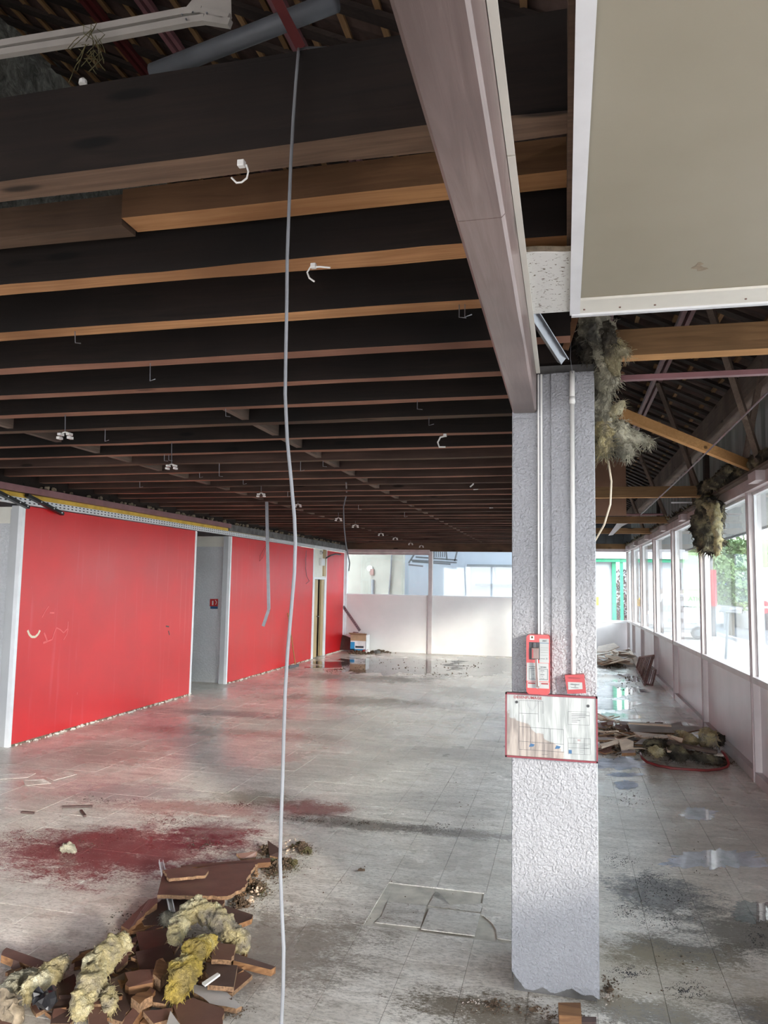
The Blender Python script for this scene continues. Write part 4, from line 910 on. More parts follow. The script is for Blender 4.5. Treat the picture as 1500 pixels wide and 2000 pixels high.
hp3([(1170, 825, 3.86), (1180, 860, 3.86), (1174, 888, 3.86)], [.04, .045, .025], 'wool_yellow', 28, strands=60, slen=.09)
hp3([(1205, 870, 3.9), (1222, 880, 3.9), (1230, 893, 3.9)], [.045, .04, .02], 'wool_grey', 29, strands=60, slen=.06)
i2 = thing('hanging_insulation', px(1382, 1080, RX - .18), 'dirty yellow-brown mineral wool batt hanging in front of the windows', 'insulation')
def ipart(pix, rs, mat, seed, **k): wool([px(x, y, RX - .2) for x, y in pix], rs, seed, **k).build('wool_tuft', mat, i2, smooth=True)
ipart([(1384, 975), (1386, 1010), (1384, 1045), (1386, 1078)], [.13, .15, .15, .13], 'wool_dark', 31, strands=50, slen=.12)
ipart([(1368, 975), (1384, 985), (1396, 1000), (1401, 1035), (1402, 1062), (1398, 1085)], [.07, .08, .055, .045, .04, .03], 'wool_yellow', 32, strands=40, slen=.1)
ipart([(1362, 975), (1374, 955), (1392, 945), (1412, 925), (1425, 912)], [.09, .08, .05, .05, .04], 'wool_dark', 33, strands=50, slen=.1)
ipart([(1366, 1060), (1370, 1080)], [.05, .04], 'wool_yellow', 34, strands=20, slen=.12)
hw = wool([px(x, y, RX - .06) for x, y in ((1400, 955), (1425, 940), (1455, 918), (1480, 905), (1510, 880))], [.05, .07, .06, .07, .06], 35, strands=60, slen=.08).build('header_insulation', 'wool_dark', smooth=True)
tag(hw, 'clump of dirty mineral wool lying along the top of the window header', 'insulation')
rnd = random.Random(15); mb = MB()
for i in range(420):
    y = rnd.uniform(9.5, 22.5); r = rnd.uniform(.015, .05); p = Vector((RX - .11 + rnd.uniform(-.03, .03), y, zh_(y) + .145)); mb.tube([p, p + Vector((rnd.uniform(-1, .3), rnd.uniform(-1, 1), rnd.uniform(0, 1.2))) * r * 1.6], [r * .5, .002], 4)
tag(mb.build('header_fluff', 'wool_dark'), 'ragged tufts of dirt and wool along the far window header', 'debris', kind='stuff')

# ================================================================== LEFT FRONT HEAP  (crop coordinates -> photo pixels)
def K(cx, cy): return (cx * .42667, 1620 + cy * .42667)
def hb(name, pts, zs, th, mats, label, torn=None, seed=1, jit=.007, cat='board', group=None):
    return board(name, [K(*p) for p in pts], zs, th, mats, label, cat, group, torn, jit, seed)
BR = ['board_brown', 'chip_edge']; BD = ['board_dark', 'chip_edge']; BG = ['board_grey', 'chip_edge']
hb('ceiling_board', [(720, 300), (745, 200), (1030, 158), (1180, 150), (1135, 215), (1125, 262), (1040, 305)], [.10, .09, .075, .075, .09, .10, .11], .02, BR, 'largest dark red-brown board lying on the heap with a torn chipboard edge', torn=[3, 4, 5, 6], seed=2)
hb('ceiling_board', [(745, 185), (860, 170), (955, 188), (940, 210), (775, 226)], .125, .016, BR, 'small brown board lying on top of the largest board', torn=[2, 3, 4], seed=3)
hb('timber_batten', [(828, 165), (1236, 130), (1240, 150), (830, 176)], .06, .03, ['board_brown', 'torn_wood'], 'long orange timber batten behind the largest board', torn=[], cat='batten')
hb('board_fragment', [(1082, 110), (1176, 100), (1170, 130), (1108, 136)], [.05, .06, .02, .02], .015, BR, 'small pinkish triangular board fragment behind the batten', torn=[2], seed=5)
hb('board_fragment', [(1225, 50), (1290, 95), (1285, 130), (1235, 120)], [.06, .05, .02, .03], .012, BD, 'dark pointed board scrap beside the cable at the heap tip', torn=[1], seed=6)
t = thing('metal_stud', pz(*K(785, 380), .02), 'narrow white metal stud sticking out under the largest board', 'stud'); a = pz(*K(737, 150), .05); b = pz(*K(790, 385), .06)
MB().bar(a, b, .03, .004).build('web', 'white_metal', t); MB().bar(a + Vector((.014, 0, .008)), b + Vector((.014, 0, .008)), .003, .018).build('flange', 'white_metal', t); MB().bar(a + Vector((-.014, 0, .008)), b + Vector((-.014, 0, .008)), .003, .018).build('flange', 'white_metal', t)
hb('split_timber', [(555, 440), (680, 320), (722, 310), (720, 335), (640, 410), (590, 460)], [.04, .05, .08, .08, .06, .05], .045, ['board_brown', 'torn_wood'], 'split dark timber leaning left of the largest board', torn=[1, 3, 4], seed=7, cat='timber')
hb('ceiling_board', [(640, 400), (740, 320), (880, 318), (900, 360), (830, 430), (660, 440)], .045, .02, BD, 'dark board lying under the front edge of the largest board', torn=[0, 4], seed=8)
hb('ceiling_board', [(890, 318), (1030, 318), (1010, 372), (900, 380)], .07, .02, BR, 'brown board half hidden behind the yellow wool arch', torn=[1, 2], seed=9)
hb('ceiling_board', [(1030, 348), (1158, 390), (1152, 410), (1075, 442), (1005, 372)], [.09, .08, .08, .07, .08], .025, ['board_dark', 'split_wood'], 'dark board with a bright orange broken edge right of the wool arch', torn=[2, 3], seed=10)
hb('ceiling_board', [(625, 470), (780, 450), (830, 500), (800, 560), (640, 550)], [.05, .06, .07, .07, .05], .02, BR, 'brown board lying between the wool rolls in the middle of the heap', torn=[3], seed=11)
hb('ceiling_board', [(620, 560), (780, 520), (800, 590), (690, 640), (640, 640)], .075, .02, BD, 'dark board in the middle of the heap under the brown one', torn=[2, 3], seed=12)
hb('ceiling_board', [(975, 517), (1078, 527), (1072, 560), (1058, 600), (968, 596)], .12, .02, BR, 'brown board standing on the heap right of the deep yellow wool', torn=[1, 2, 3], seed=13)
hb('split_timber', [(1070, 565), (1262, 628), (1240, 642), (1068, 600)], [.08, .03, .03, .07], .03, ['board_dark', 'split_wood'], 'long pointed timber splinter sticking out to the right of the heap', torn=[], cat='timber')
hb('ceiling_board', [(1085, 622), (1156, 668), (1062, 748), (995, 738)], .05, .018, BR, 'brown board lying flat at the right edge of the heap', torn=[2], seed=14)
hb('ceiling_board', [(945, 608), (1087, 622), (1070, 722), (950, 712)], .09, .02, BD, 'slate-dark board under the white plastic strip', torn=[3], seed=15)
hb('plastic_strip', [(925, 700), (995, 655), (1008, 662), (940, 712)], .12, .008, ['white_plastic', 'white_plastic'], 'short white plastic strip lying on the slate-dark board', torn=[], cat='strip')
hb('ceiling_board', [(880, 706), (1040, 746), (1106, 808), (1082, 820), (960, 796), (885, 745)], .055, .02, BG, 'grey board with a pointed end lying right front of the heap', torn=[3, 4, 5], seed=16)
hb('ceiling_board', [(790, 806), (882, 770), (1025, 820), (1015, 900), (830, 900)], .06, .02, BR, 'square red-brown board at the very front of the heap', torn=[2], seed=17)
hb('ceiling_board', [(655, 832), (790, 815), (775, 868), (705, 889)], .07, .02, BR, 'small brown board left of the square front board', torn=[0], seed=18)
hb('ceiling_board', [(780, 830), (830, 900), (760, 900)], .085, .016, BG, 'small pale grey triangular board at the front of the heap', torn=[], seed=19)
hb('split_timber', [(573, 655), (705, 638), (712, 668), (700, 700), (590, 722)], [.10, .11, .11, .10, .09], .05, ['board_brown', 'torn_wood'], 'thick broken timber with splintered orange grain mid heap', torn=[0, 1, 2, 4], seed=20, jit=.012, cat='timber')
hb('split_timber', [(715, 600), (745, 588), (775, 628), (735, 690), (700, 660)], [.12, .13, .12, .12, .12], .05, ['split_wood', 'chip_edge'], 'short upright timber stub with rough pale end mid heap', torn=[0, 1, 2], seed=21, jit=.01, cat='timber')
hb('split_timber', [(545, 891), (690, 720), (712, 735), (600, 900)], [.05, .09, .09, .05], .05, ['board_brown', 'split_wood'], 'long dark timber running towards the viewer at the heap front', torn=[1], seed=22, cat='timber')
hb('split_timber', [(600, 770), (690, 725), (700, 760), (640, 800)], .10, .04, ['split_wood', 'chip_edge'], 'short splintered timber lying across the long front timber', torn=[0, 1, 2, 3], seed=23, jit=.012, cat='timber')
hb('split_timber', [(5, 575), (30, 540), (225, 610), (205, 650)], [.05, .05, .07, .07], .035, ['board_brown', 'split_wood'], 'dark orange-edged timber pointing left out of the heap', torn=[0], seed=24, cat='timber')
hb('ceiling_board', [(500, 690), (600, 640), (620, 760), (560, 880), (500, 860)], .06, .02, BD, 'black-brown board standing in the shade between wool and timbers', torn=[2, 3], seed=25)
hb('ceiling_board', [(400, 720), (490, 700), (500, 790), (420, 800)], .10, .02, BR, 'small brown board resting on the middle wool roll', torn=[1, 2], seed=26)
hb('ceiling_board', [(400, 820), (480, 805), (500, 891), (410, 900)], .09, .02, BR, 'small brown board at the lowest edge left of the front timbers', torn=[0, 1], seed=27)
hb('ceiling_board', [(255, 700), (340, 660), (380, 760), (320, 890), (230, 890)], .05, .02, BD, 'dark board under the pale wool roll in the left of the heap', torn=[0, 2], seed=28)
hb('ceiling_board', [(700, 700), (780, 640), (800, 720), (760, 800), (700, 790)], .07, .02, BD, 'dark board behind the deep yellow wool roll', torn=[3], seed=29)
hb('ceiling_board', [(0, 840), (60, 800), (60, 891), (0, 900)], .03, .02, ['board_brown', 'chip_edge'], 'reddish board corner at the bottom left edge of the heap', torn=[0], seed=30)
def hwool(pts, rs, mat, label, seed, z=.13, **k):
    P = [pz(*K(p[0], p[1]), p[2] if len(p) > 2 else z) for p in pts]; k.setdefault('strands', 60); k.setdefault('slen', .035); k.setdefault('fuzz', .42)
    tag(wool(P, rs, seed, **k).build('mineral_wool', mat, smooth=True), label, 'insulation')
hwool([(598, 520, .13), (520, 540, .13), (455, 620, .12), (410, 720, .12), (385, 800, .10), (380, 850, .09)], [.052, .058, .055, .05, .045, .035], 'wool_yellow', 'long pale yellow mineral wool roll lying down the left half of the heap', 41)
hwool([(305, 590, .10), (240, 650, .09), (170, 710, .09), (110, 760, .08)], [.03, .045, .045, .04], 'wool_yellow', 'shorter yellow mineral wool roll left of the long pale one', 42)
hwool([(170, 650, .07), (90, 690, .06), (20, 745, .06)], [.03, .035, .04], 'wool_grey', 'grey dirty mineral wool at the left edge of the heap', 43)
hwool([(800, 520, .14), (830, 430, .15), (890, 370, .15), (970, 395, .16), (1040, 455, .14), (1095, 510, .11), (1130, 560, .08)], [.035, .045, .05, .05, .05, .045, .03], 'wool_yellow', 'arched yellow mineral wool piece at the back right of the heap', 44)
hwool([(985, 505, .17), (915, 540, .17), (870, 610, .16), (830, 680, .15), (805, 740, .12), (800, 780, .10)], [.035, .045, .05, .055, .05, .035], 'wool_deep', 'deep yellow mineral wool roll in the front middle of the heap', 45)
hwool([(480, 715, .10), (500, 770, .10), (495, 840, .09)], [.025, .03, .03], 'wool_yellow', 'small yellow mineral wool tuft between the front boards', 46)
hwool([(60, 830, .03), (0, 860, .03)], [.10, .10], 'dust', 'grey mound of fibre dust at the bottom left corner', 47, strands=10, fuzz=.25)
hwool([(735, 410, .08), (800, 400, .09)], [.03, .04], 'wool_grey', 'small dark wool scrap beside the stud under the board', 48)
mb = wool([pz(*K(160, 770), .10), pz(*K(210, 760), .12), pz(*K(230, 820), .08)], [.03, .045, .03], 49, fuzz=.9, strands=0, n=14, seg=4); tag(mb.build('black_bag', 'black_plastic'), 'crumpled black plastic bag between the left wool rolls', 'bag')
def bare(seed, spots, n, label, mats, smin, smax):
    rnd = random.Random(seed)
    for i in range(n):
        cx, cy, rx_, ry_, z = rnd.choice(spots); a = rnd.uniform(0, 6.28); q = math.sqrt(rnd.random()); p = pz(cx + rx_ * q * math.cos(a), cy + ry_ * q * math.sin(a)); s = rnd.uniform(smin, smax); an = rnd.uniform(0, 3.14)
        k = rnd.choice((3, 4, 4, 5)); asp = rnd.uniform(.25, .9); tl_ = Matrix.Rotation(rnd.uniform(-.35, .35), 3, 'X') @ Matrix.Rotation(rnd.uniform(-.3, .3), 3, 'Y')
        Q = []
        for j in range(k):
            t = 2 * math.pi * j / k + rnd.uniform(-.3, .3); v = Vector((math.cos(t) * s, math.sin(t) * s * asp, 0)); v = tl_ @ (Matrix.Rotation(an, 3, 'Z') @ v); Q.append(v)
        lo = min(v.z for v in Q); z0 = .016 - lo + z * rnd.random() * (1 - q * .7); Q = [v + Vector((p.x, p.y, z0)) for v in Q]
        yield Q, rnd
def frags(name, seed, spots, n, label, group, pal, smin, smax, cat='board'):
    for Q, rnd in bare(seed, spots, n, label, pal, smin, smax):
        tag(MB().prism(rough_poly(Q, .004, seed=rnd.randrange(999), torn=None), (0, 0, -.015), 0, 1).build(name, rnd.choice(pal)), label, cat, group)
frags('board_scrap', 60, [(K(c_[0], c_[1])[0], K(c_[0], c_[1])[1], 50, 30, .06) for c_ in ((650, 720), (480, 860), (300, 860), (880, 860), (150, 700), (560, 600), (700, 480), (900, 600), (1010, 700), (600, 880), (420, 640))] + [(K(700, 620)[0], K(700, 620)[1], 55, 40, .05), (K(560, 760)[0], K(560, 760)[1], 70, 40, .05), (K(380, 830)[0], K(380, 830)[1], 60, 25, .04)], 120, 'small dark broken board scrap lodged inside the left front heap', 'small scraps inside the left front heap', [BR, BD, BD, ['board_dark', 'split_wood'], ['split_wood', 'split_wood']], .025, .085)
grains('heap_crumbs', [(540, 1700, 38, 34), (520, 1665, 30, 14), (590, 1660, 26, 14), (500, 1740, 40, 26), (560, 1690, 28, 14), (470, 1770, 30, 16), (450, 1978, 40, 12), (330, 1870, 170, 80)], 3600, .004, .014, 'crumb', 'dark brown crumbs and fibres around the left front heap', 61, .05)
grains('heap_moss', [(585, 1655, 26, 12), (570, 1690, 20, 14), (530, 1690, 25, 30), (505, 1740, 30, 20), (600, 1665, 18, 8)], 1200, .004, .014, 'moss', 'clumps of mossy dirt at the right tip of the heap', 62, .03)
grains('heap_chips', [(500, 1750, 40, 20), (490, 1770, 30, 12), (560, 1660, 60, 30), (430, 1980, 60, 10), (300, 1900, 160, 70)], 150, .005, .014, 'board_tan', 'pale wood chips scattered on the left front heap', 63, .06)
grains('torn_chip', [(500, 1712, 10, 16), (490, 1735, 14, 12), (470, 1752, 16, 10), (512, 1690, 8, 10), (410, 1880, 30, 14), (330, 1960, 26, 14)], 700, .004, .012, 'chip_edge', 'loose chipboard crumbs along the torn edge of the largest board', 70, .06)
grains('floor_grit', [(200, 1600, 220, 60), (130, 1650, 130, 30), (400, 1620, 220, 50), (650, 1740, 300, 120), (900, 1560, 100, 120), (1350, 1700, 150, 200), (1300, 1900, 160, 80), (750, 1600, 240, 60)], 1500, .002, .0065, 'crumb', 'fine dark grit strewn over the open floor', 64, 0)
simple('mold_flake', (.05, .05, .052), .9, 0, .4, 30)
simple('red_grit', (.09, .012, .014), .9, 0, .5, 30)
simple('brown_grit', (.055, .042, .03), .95, 0, .5, 30)
grains('mold_flakes', [(1215, 1680, 55, 26), (1270, 1720, 55, 30), (1230, 1780, 60, 26), (1290, 1800, 70, 26), (1340, 1935, 60, 26), (1230, 1900, 60, 20), (1480, 1830, 40, 50), (1300, 1750, 90, 40)], 7000, .0012, .0045, 'mold_flake', 'black mould flakes crusted over the floor right of the pillar', 66, 0)
grains('red_dust_grit', [(120, 1660, 130, 36), (260, 1630, 130, 34), (330, 1600, 90, 24), (470, 1572, 90, 12), (40, 1640, 70, 40)], 5000, .0015, .005, 'red_grit', 'dark red grit over the red stained floor', 67, 0)
grains('brown_dust_grit', [(600, 1600, 110, 12), (700, 1608, 60, 8), (400, 1650, 60, 24), (250, 1800, 60, 50), (860, 1615, 90, 14), (1230, 1560, 60, 20), (450, 1750, 100, 60), (200, 1560, 180, 16)], 2600, .002, .0075, 'brown_grit', 'brown grit scattered across the middle of the floor', 68, 0)
wl = wool([pz(118, 1660, .02), pz(133, 1655, .035), pz(148, 1664, .02)], [.02, .03, .018], 65, strands=15, slen=.03); tag(wl.build('wool_scrap', 'wool_grey', smooth=True), 'small grey wool scrap lying alone on the red stain', 'insulation')
for i, (x0, y0, x1, y1, lb) in enumerate(((42, 1586, 66, 1588, 'short dark stick lying on the floor above the red stain'), (158, 1583, 166, 1594, 'tiny dark stick standing out on the floor above the red stain'), (122, 1576, 180, 1575, 'thin line of dark scraps on the floor left of centre'))):
    tag(MB().bar(pz(x0, y0, .008), pz(x1, y1, .008), .02, .015).build('floor_stick', 'board_dark'), lb, 'stick')
# lifted tiles by the left wall
def flap(pix, zs, label): P = [pz(x, y, z) for (x, y), z in zip(pix, zs)]; tag(MB().prism(P, (0, 0, -.003)).build('lifted_tile', 'floor_tile'), label, 'floor tile')
flap([(45, 1524), (85, 1521), (100, 1530), (50, 1534)], [.02, .03, .01, .006], 'curled grey floor tile piece near the left edge, by the small scrap')
flap([(0, 1512), (70, 1510), (55, 1518), (0, 1522)], [.01, .02, .008, .006], 'lifted floor tile strip at the left edge of the floor')
flap([(90, 1518), (128, 1506), (150, 1512), (105, 1524)], [.008, .02, .012, .006], 'bent floor tile piece lying at the joint near the red wall')
MB().tube([pz(705, 1697, .006), pz(700, 1699, .012), pz(712, 1699, .006)], .008, 6).build('dirt_lump', 'crumb'); tag(bpy.data.objects['dirt_lump'], 'small dark dirt lump lying alone in the middle of the floor', 'dirt')

# ================================================================== RIGHT HEAP
def H(cx, cy): return (1160 + cx * .19333, 1390 + cy * .19333)
def rb_(name, pts, zs, th, mats, label, torn=None, seed=1, cat='board', jit=.01): return board(name, [H(*p) for p in pts], zs, th, mats, label, cat, None, torn, jit, seed)
GR = ['board_grey', 'chip_edge']; TN = ['board_tan', 'board_tan']; PA = ['board_pale', 'board_tan']
rb_('panel_sheet', [(330, 112), (790, 132), (1080, 150), (1150, 162), (900, 216), (380, 204)], [.10, .14, .16, .16, .10, .06], .015, GR, 'large grey sheet lying at the back of the right heap by the windows', torn=[5], seed=71)
rb_('plank', [(345, 98), (780, 124), (785, 137), (350, 110)], .16, .02, ['board_pale', 'board_tan'], 'thin pale plank along the back edge of the large grey sheet', torn=[], cat='plank')
rb_('plank', [(400, 202), (760, 236), (770, 268), (480, 258)], [.13, .15, .12, .10], .015, PA, 'pale board leaning in front of the large grey sheet', torn=[2], seed=73, cat='plank')
rb_('plank', [(740, 228), (900, 270), (890, 310), (760, 262)], [.20, .18, .14, .16], .012, TN, 'curved tan board piece left of the right-hand wool roll', torn=[0], seed=74, cat='plank')
rb_('plank', [(600, 262), (1250, 385), (1240, 402), (600, 282)], .14, .03, ['plate_wood', 'plate_wood'], 'long grey-brown lath running across the right heap', torn=[], cat='plank')
rb_('plank', [(1070, 418), (1310, 420), (1310, 432), (1070, 432)], .10, .02, ['board_pale', 'board_pale'], 'white lath pointing at the window wall in the right heap', torn=[], cat='plank')
rb_('board_fragment', [(250, 290), (330, 270), (400, 300), (400, 345), (280, 385)], [.14, .16, .15, .12, .09], .02, ['board_tan', 'board_tan'], 'pinkish tan broken board standing out left of centre in the right heap', torn=[0, 3], seed=77)
rb_('board_fragment', [(280, 390), (420, 385), (420, 415), (280, 418)], .10, .03, ['board_brown', 'torn_wood'], 'short yellow timber block in front of the right heap', torn=[1], seed=78, cat='timber')
rb_('board_fragment', [(60, 330), (230, 280), (250, 300), (80, 355)], .12, .02, TN, 'slanting tan lath at the pillar side of the right heap', torn=[], seed=79)
rb_('board_fragment', [(40, 255), (210, 262), (190, 290), (40, 285)], .10, .02, ['board_brown', 'chip_edge'], 'brown board piece at the pillar side of the right heap', torn=[1], seed=80)
rb_('board_fragment', [(130, 110), (200, 88), (190, 130), (140, 138)], [.10, .16, .12, .09], .02, GR, 'small dark wedge standing at the back left of the right heap', torn=[0], seed=81)
rb_('board_fragment', [(730, 360), (850, 350), (830, 392), (740, 392)], .13, .02, PA, 'white printed board scrap in the middle of the right heap', torn=[2], seed=82)
sp_ = [(1195, 1420, 34, 12, .12), (1200, 1440, 34, 16, .14), (1225, 1460, 50, 12, .10), (1185, 1465, 22, 10, .08), (1290, 1462, 60, 10, .10), (1260, 1430, 60, 10, .08)]
frags('ceiling_fragment', 83, sp_, 120, 'small broken tan or grey ceiling board fragment in the right heap', 'small board fragments of the right heap', [TN, PA, GR, BR, TN], .05, .17)
def rwool(pts, rs, mat, label, seed, **k):
    P = [pz(*H(p[0], p[1]), p[2]) for p in pts]; k.setdefault('strands', 50); k.setdefault('slen', .07); tag(wool(P, rs, seed, **k).build('mineral_wool', mat, smooth=True), label, 'insulation')
rwool([(1080, 255, .16), (1150, 265, .16), (1195, 300, .12)], [.10, .12, .10], 'wool_yellow', 'yellow mineral wool roll leaning on the low window panel', 91)
rwool([(1240, 240, .14), (1255, 310, .10)], [.08, .08], 'wool_dark', 'black rotten end of the wool roll against the low panel', 92)
rwool([(820, 215, .16), (900, 235, .15), (960, 290, .13), (1040, 290, .12)], [.035, .045, .06, .05], 'wool_yellow', 'yellow mineral wool strip spilling left from the roll', 93)
rwool([(560, 370, .13), (640, 400, .12), (690, 440, .09)], [.03, .05, .035], 'wool_yellow', 'small yellow wool lump at the front of the right heap', 94)
rwool([(740, 400, .10), (850, 420, .10), (950, 470, .07)], [.06, .075, .05], 'wool_dark', 'dark grey sodden wool mass in front of the right heap', 95)
rwool([(500, 320, .12), (620, 320, .13), (760, 330, .10)], [.04, .05, .04], 'wool_dark', 'dark rotten wool under the long lath of the right heap', 96)
rwool([(1000, 440, .07), (1120, 470, .07), (1300, 500, .05)], [.035, .045, .035], 'wool_dark', 'dark wool and dirt inside the loop of red hose', 97)
hp = [(470, 420, .06), (490, 470, .04), (540, 510, .02), (650, 545, .016), (800, 572, .016), (950, 584, .016), (1150, 592, .016), (1270, 580, .016), (1340, 560, .02), (1362, 530, .05), (1345, 470, .09), (1320, 430, .12), (1290, 400, .14)]
tag(MB().tube([pz(*H(a, b), c) for a, b, c in hp], .014, 8).build('red_hose', 'hose_red', smooth=True), 'dark red flexible hose looping in front of the right heap', 'hose')
grains('right_heap_dirt', [(1230, 1465, 70, 14), (1330, 1475, 80, 14), (1400, 1488, 30, 10), (1200, 1430, 40, 20), (1405, 1492, 30, 6)], 2600, .008, .03, 'crumb', 'dark crumbled dirt under the right heap', 98, .04)
# ---- far right heap
frags('far_fragment', 101, [(1195, 1290, 42, 12, .25), (1185, 1300, 30, 6, .1), (1212, 1285, 22, 8, .25)], 34, 'broken tan ceiling board fragment in the far heap by the end wall', 'board fragments of the far heap', [TN, PA, GR, ['board_pale', 'board_tan']], .12, .4)
grains('far_heap_dirt', [(1195, 1296, 30, 9)], 500, .02, .06, 'crumb', 'dark dirt under the far heap by the end wall', 102, .08)
tag(MB().bar(pz(1231, 1272, .10), pz(1252, 1312, .05), .08, .03).build('leaning_plank', 'board_pale'), 'pale plank lying along the low window panels near the far heap', 'plank')
# ---- rusty rack
rk = thing('folding_rack', pz(1262, 1338, 0), 'rusty barred metal rack lying tilted against the low window panels', 'rack')
def rkp(x, y, X): return px(x, y, X)
A0, A1, B0, B1 = pz(1243, 1306, .03), pz(1259, 1338, .02), px(1249, 1284, 1.55), px(1277, 1280, 1.72)
for a, b in ((A0, A1), (A0, B0), (B0, B1), (A1, B1)): MB().bar(a, b, .03, .03).build('frame_bar', 'rust', rk)
for i in range(1, 9): t_ = i / 9; MB().bar(A0.lerp(A1, t_), B0.lerp(B1, t_), .018, .018).build('slat', 'rust', rk)
C0, C1, D0, D1 = pz(1262, 1336, .02), pz(1274, 1338, .02), px(1272, 1302, 1.72), px(1281, 1309, 1.72)
for a, b in ((C0, C1), (C0, D0), (D0, D1), (C1, D1)): MB().bar(a, b, .03, .03).build('leg_frame', 'rust', rk)
for i in range(1, 3): MB().bar(C0.lerp(C1, i / 3), D0.lerp(D1, i / 3), .018, .018).build('slat', 'rust', rk)

# ================================================================== FAR LEFT CORNER
cb = thing('cardboard_box', (-5.33, 19.25, 0), 'blue and white open cardboard box standing in the far left corner', 'box')
a = py(684, 1273, 19.3); b = py(715, 1241, 19.3)
MB().box(a.x, b.x, 19.3, 19.312, .0, b.z).build('front_face', 'white_card', cb); MB().box(a.x, b.x, 19.68, 19.69, 0, b.z).build('back_face', 'white_card', cb)
MB().box(a.x, a.x + .01, 19.3, 19.69, 0, b.z).build('side_face', 'white_card', cb); MB().box(b.x - .01, b.x, 19.3, 19.69, 0, b.z).build('side_face', 'white_card', cb)
MB().box(a.x, b.x, 19.296, 19.30, b.z - .15, b.z).build('tape_band', 'card', cb)
MB().box(a.x, a.x + .12, 19.292, 19.3, .0, .27).build('blue_print', 'blue_card', cb); MB().box(a.x, b.x - .01, 19.292, 19.3, 0, .09).build('blue_print', 'blue_card', cb); MB().box(a.x + .14, b.x - .06, 19.29, 19.296, .12, .17).build('print_block', 'ink', cb)
MB().prism([(a.x, 19.3, b.z), (b.x, 19.3, b.z), (b.x + .06, 19.15, b.z + .05), (a.x - .02, 19.17, b.z + .06)], (0, 0, .006)).build('flap', 'card', cb)
tag(MB().prism([py(663, 1269, 19.5), py(684, 1270, 19.4), py(686, 1245, 19.6), py(669, 1240, 19.65)], (0, .02, 0)).build('leaning_board', 'board_dark'), 'dark square board leaning beside the blue box', 'board')
tag(MB().prism([py(672, 1240, 19.62), py(690, 1236, 19.62), py(712, 1235, 19.6), py(716, 1243, 19.55), py(700, 1242, 19.5), py(690, 1248, 19.5)], (0, .02, 0)).build('paper_sheet', 'white_card'), 'crumpled white paper sheet on top of the blue box', 'paper')
tag(MB().prism([py(682, 1246, 19.62), py(690, 1234, 19.62), py(700, 1235, 19.6), py(702, 1240, 19.6)], (0, .05, 0)).build('dark_rag', 'purple_metal'), 'dark purple rag behind the blue box', 'rag')
A, B = py(703, 1232, 19.6), py(670, 1184, 19.72); t = thing('perforated_bar', A, 'perforated metal bar leaning in the far left corner above the box', 'bar'); MB().bar(A, B, .075, .01, up=(0, 1, 0)).build('bar_body', 'galv', t)
A2, B2 = A - Vector((0, .012, 0)), B - Vector((0, .012, 0))
for i in range(14): p = A2.lerp(B2, (i + .5) / 14); MB().tube([p, p - Vector((0, .004, 0))], .012, 6).build('hole', 'dark_opening', t)
for i, (x, y, w_, lb, mt) in enumerate(((718, 1268, 5, 'white crumpled packet on the floor right of the blue box', 'white_card'), (711, 1265, 4, 'small dark red packet beside the blue box', 'red_dull'), (737, 1273, 7, 'grey rag lump on the floor near the far post', 'concrete_dark'), (688, 1275, 6, 'dark flat scrap on the floor in front of the blue box', 'board_dark'))):
    p = py(x, y, 19.2); p.z = 0; tag(wool([p + Vector((-w_ * .012, 0, .05)), p + Vector((w_ * .012, 0, .04))], [.06 if i < 3 else .03, .05 if i < 3 else .03], 110 + i, n=10, seg=4, strands=0, fuzz=.5).build('litter', mt), lb, 'litter')
grains('corner_dirt', [(700, 1276, 45, 3), (740, 1274, 30, 3)], 300, .02, .06, 'crumb', 'dirt and scraps along the foot of the far left corner', 120, .03)
grains('puddle_dirt', [(760, 1300, 120, 16), (900, 1300, 90, 18), (680, 1310, 60, 10), (1225, 1330, 30, 40), (860, 1318, 100, 8)], 700, .006, .024, 'crumb', 'dark leaves and dirt floating on the far wet floor', 121, 0)
# mop leaning on the red wall
mp = thing('squeegee', pz(573, 1302, 0), 'floor squeegee with thin orange handle leaning on the red wall', 'squeegee')
MB().tube([pz(577, 1299, .04), px(562, 1197, LX + .03)], .013, 8).build('handle', 'tie_wood', mp); MB().bar(pz(563, 1303, .03), pz(582, 1299, .03), .05, .05).build('head', 'pipe_grey', mp)
tag(MB().tube([px(598, 1075, LX + .02), px(597, 1110, LX + .02), px(599, 1125, LX + .02), px(604, 1135, LX + .02), px(598, 1140, LX + .02)], .006, 5).build('wall_wire', 'cable_dark'), 'thin dark wire hanging down the second red panel', 'wire')
tag(MB().tube([px(519, 1066, LX + .02), px(508, 1085, LX + .02), px(507, 1096, LX + .02), px(514, 1088, LX + .02), px(519, 1070, LX + .02)], .004, 5).build('loop_wire', 'ink_red'), 'thin red wire loop hanging on the second red panel', 'wire')

# ================================================================== PUDDLES
def puddle(cx, cy, rx_, ry_, label, seed, group=None, z=.0012, mat='puddle_water'):
    n = 140; P = []
    for i in range(n):
        a = 2 * math.pi * i / n; k = 1 + .35 * MN.noise(Vector((math.cos(a) * 1.5, math.sin(a) * 1.5, seed))) + .35 * MN.noise(Vector((math.cos(a) * 4, math.sin(a) * 4, seed + 9))) + .25 * MN.noise(Vector((math.cos(a) * 12, math.sin(a) * 12, seed + 4)))
        p = pz(cx + rx_ * k * math.cos(a), cy + ry_ * k * math.sin(a)); P.append((p.x, p.y, z))
    tag(MB().prism(P, (0, 0, -.0006)).build('puddle', mat), label, 'puddle', group)
puddle(775, 1301, 150, 15, 'largest puddle on the floor reflecting the red wall and blue box', 1)
puddle(950, 1300, 75, 18, 'shallow puddle before the far white partition near the pillar', 2)
puddle(1205, 1492, 60, 11, 'bright puddle beside the pillar just in front of the right heap', 3, mat='puddle_milky')
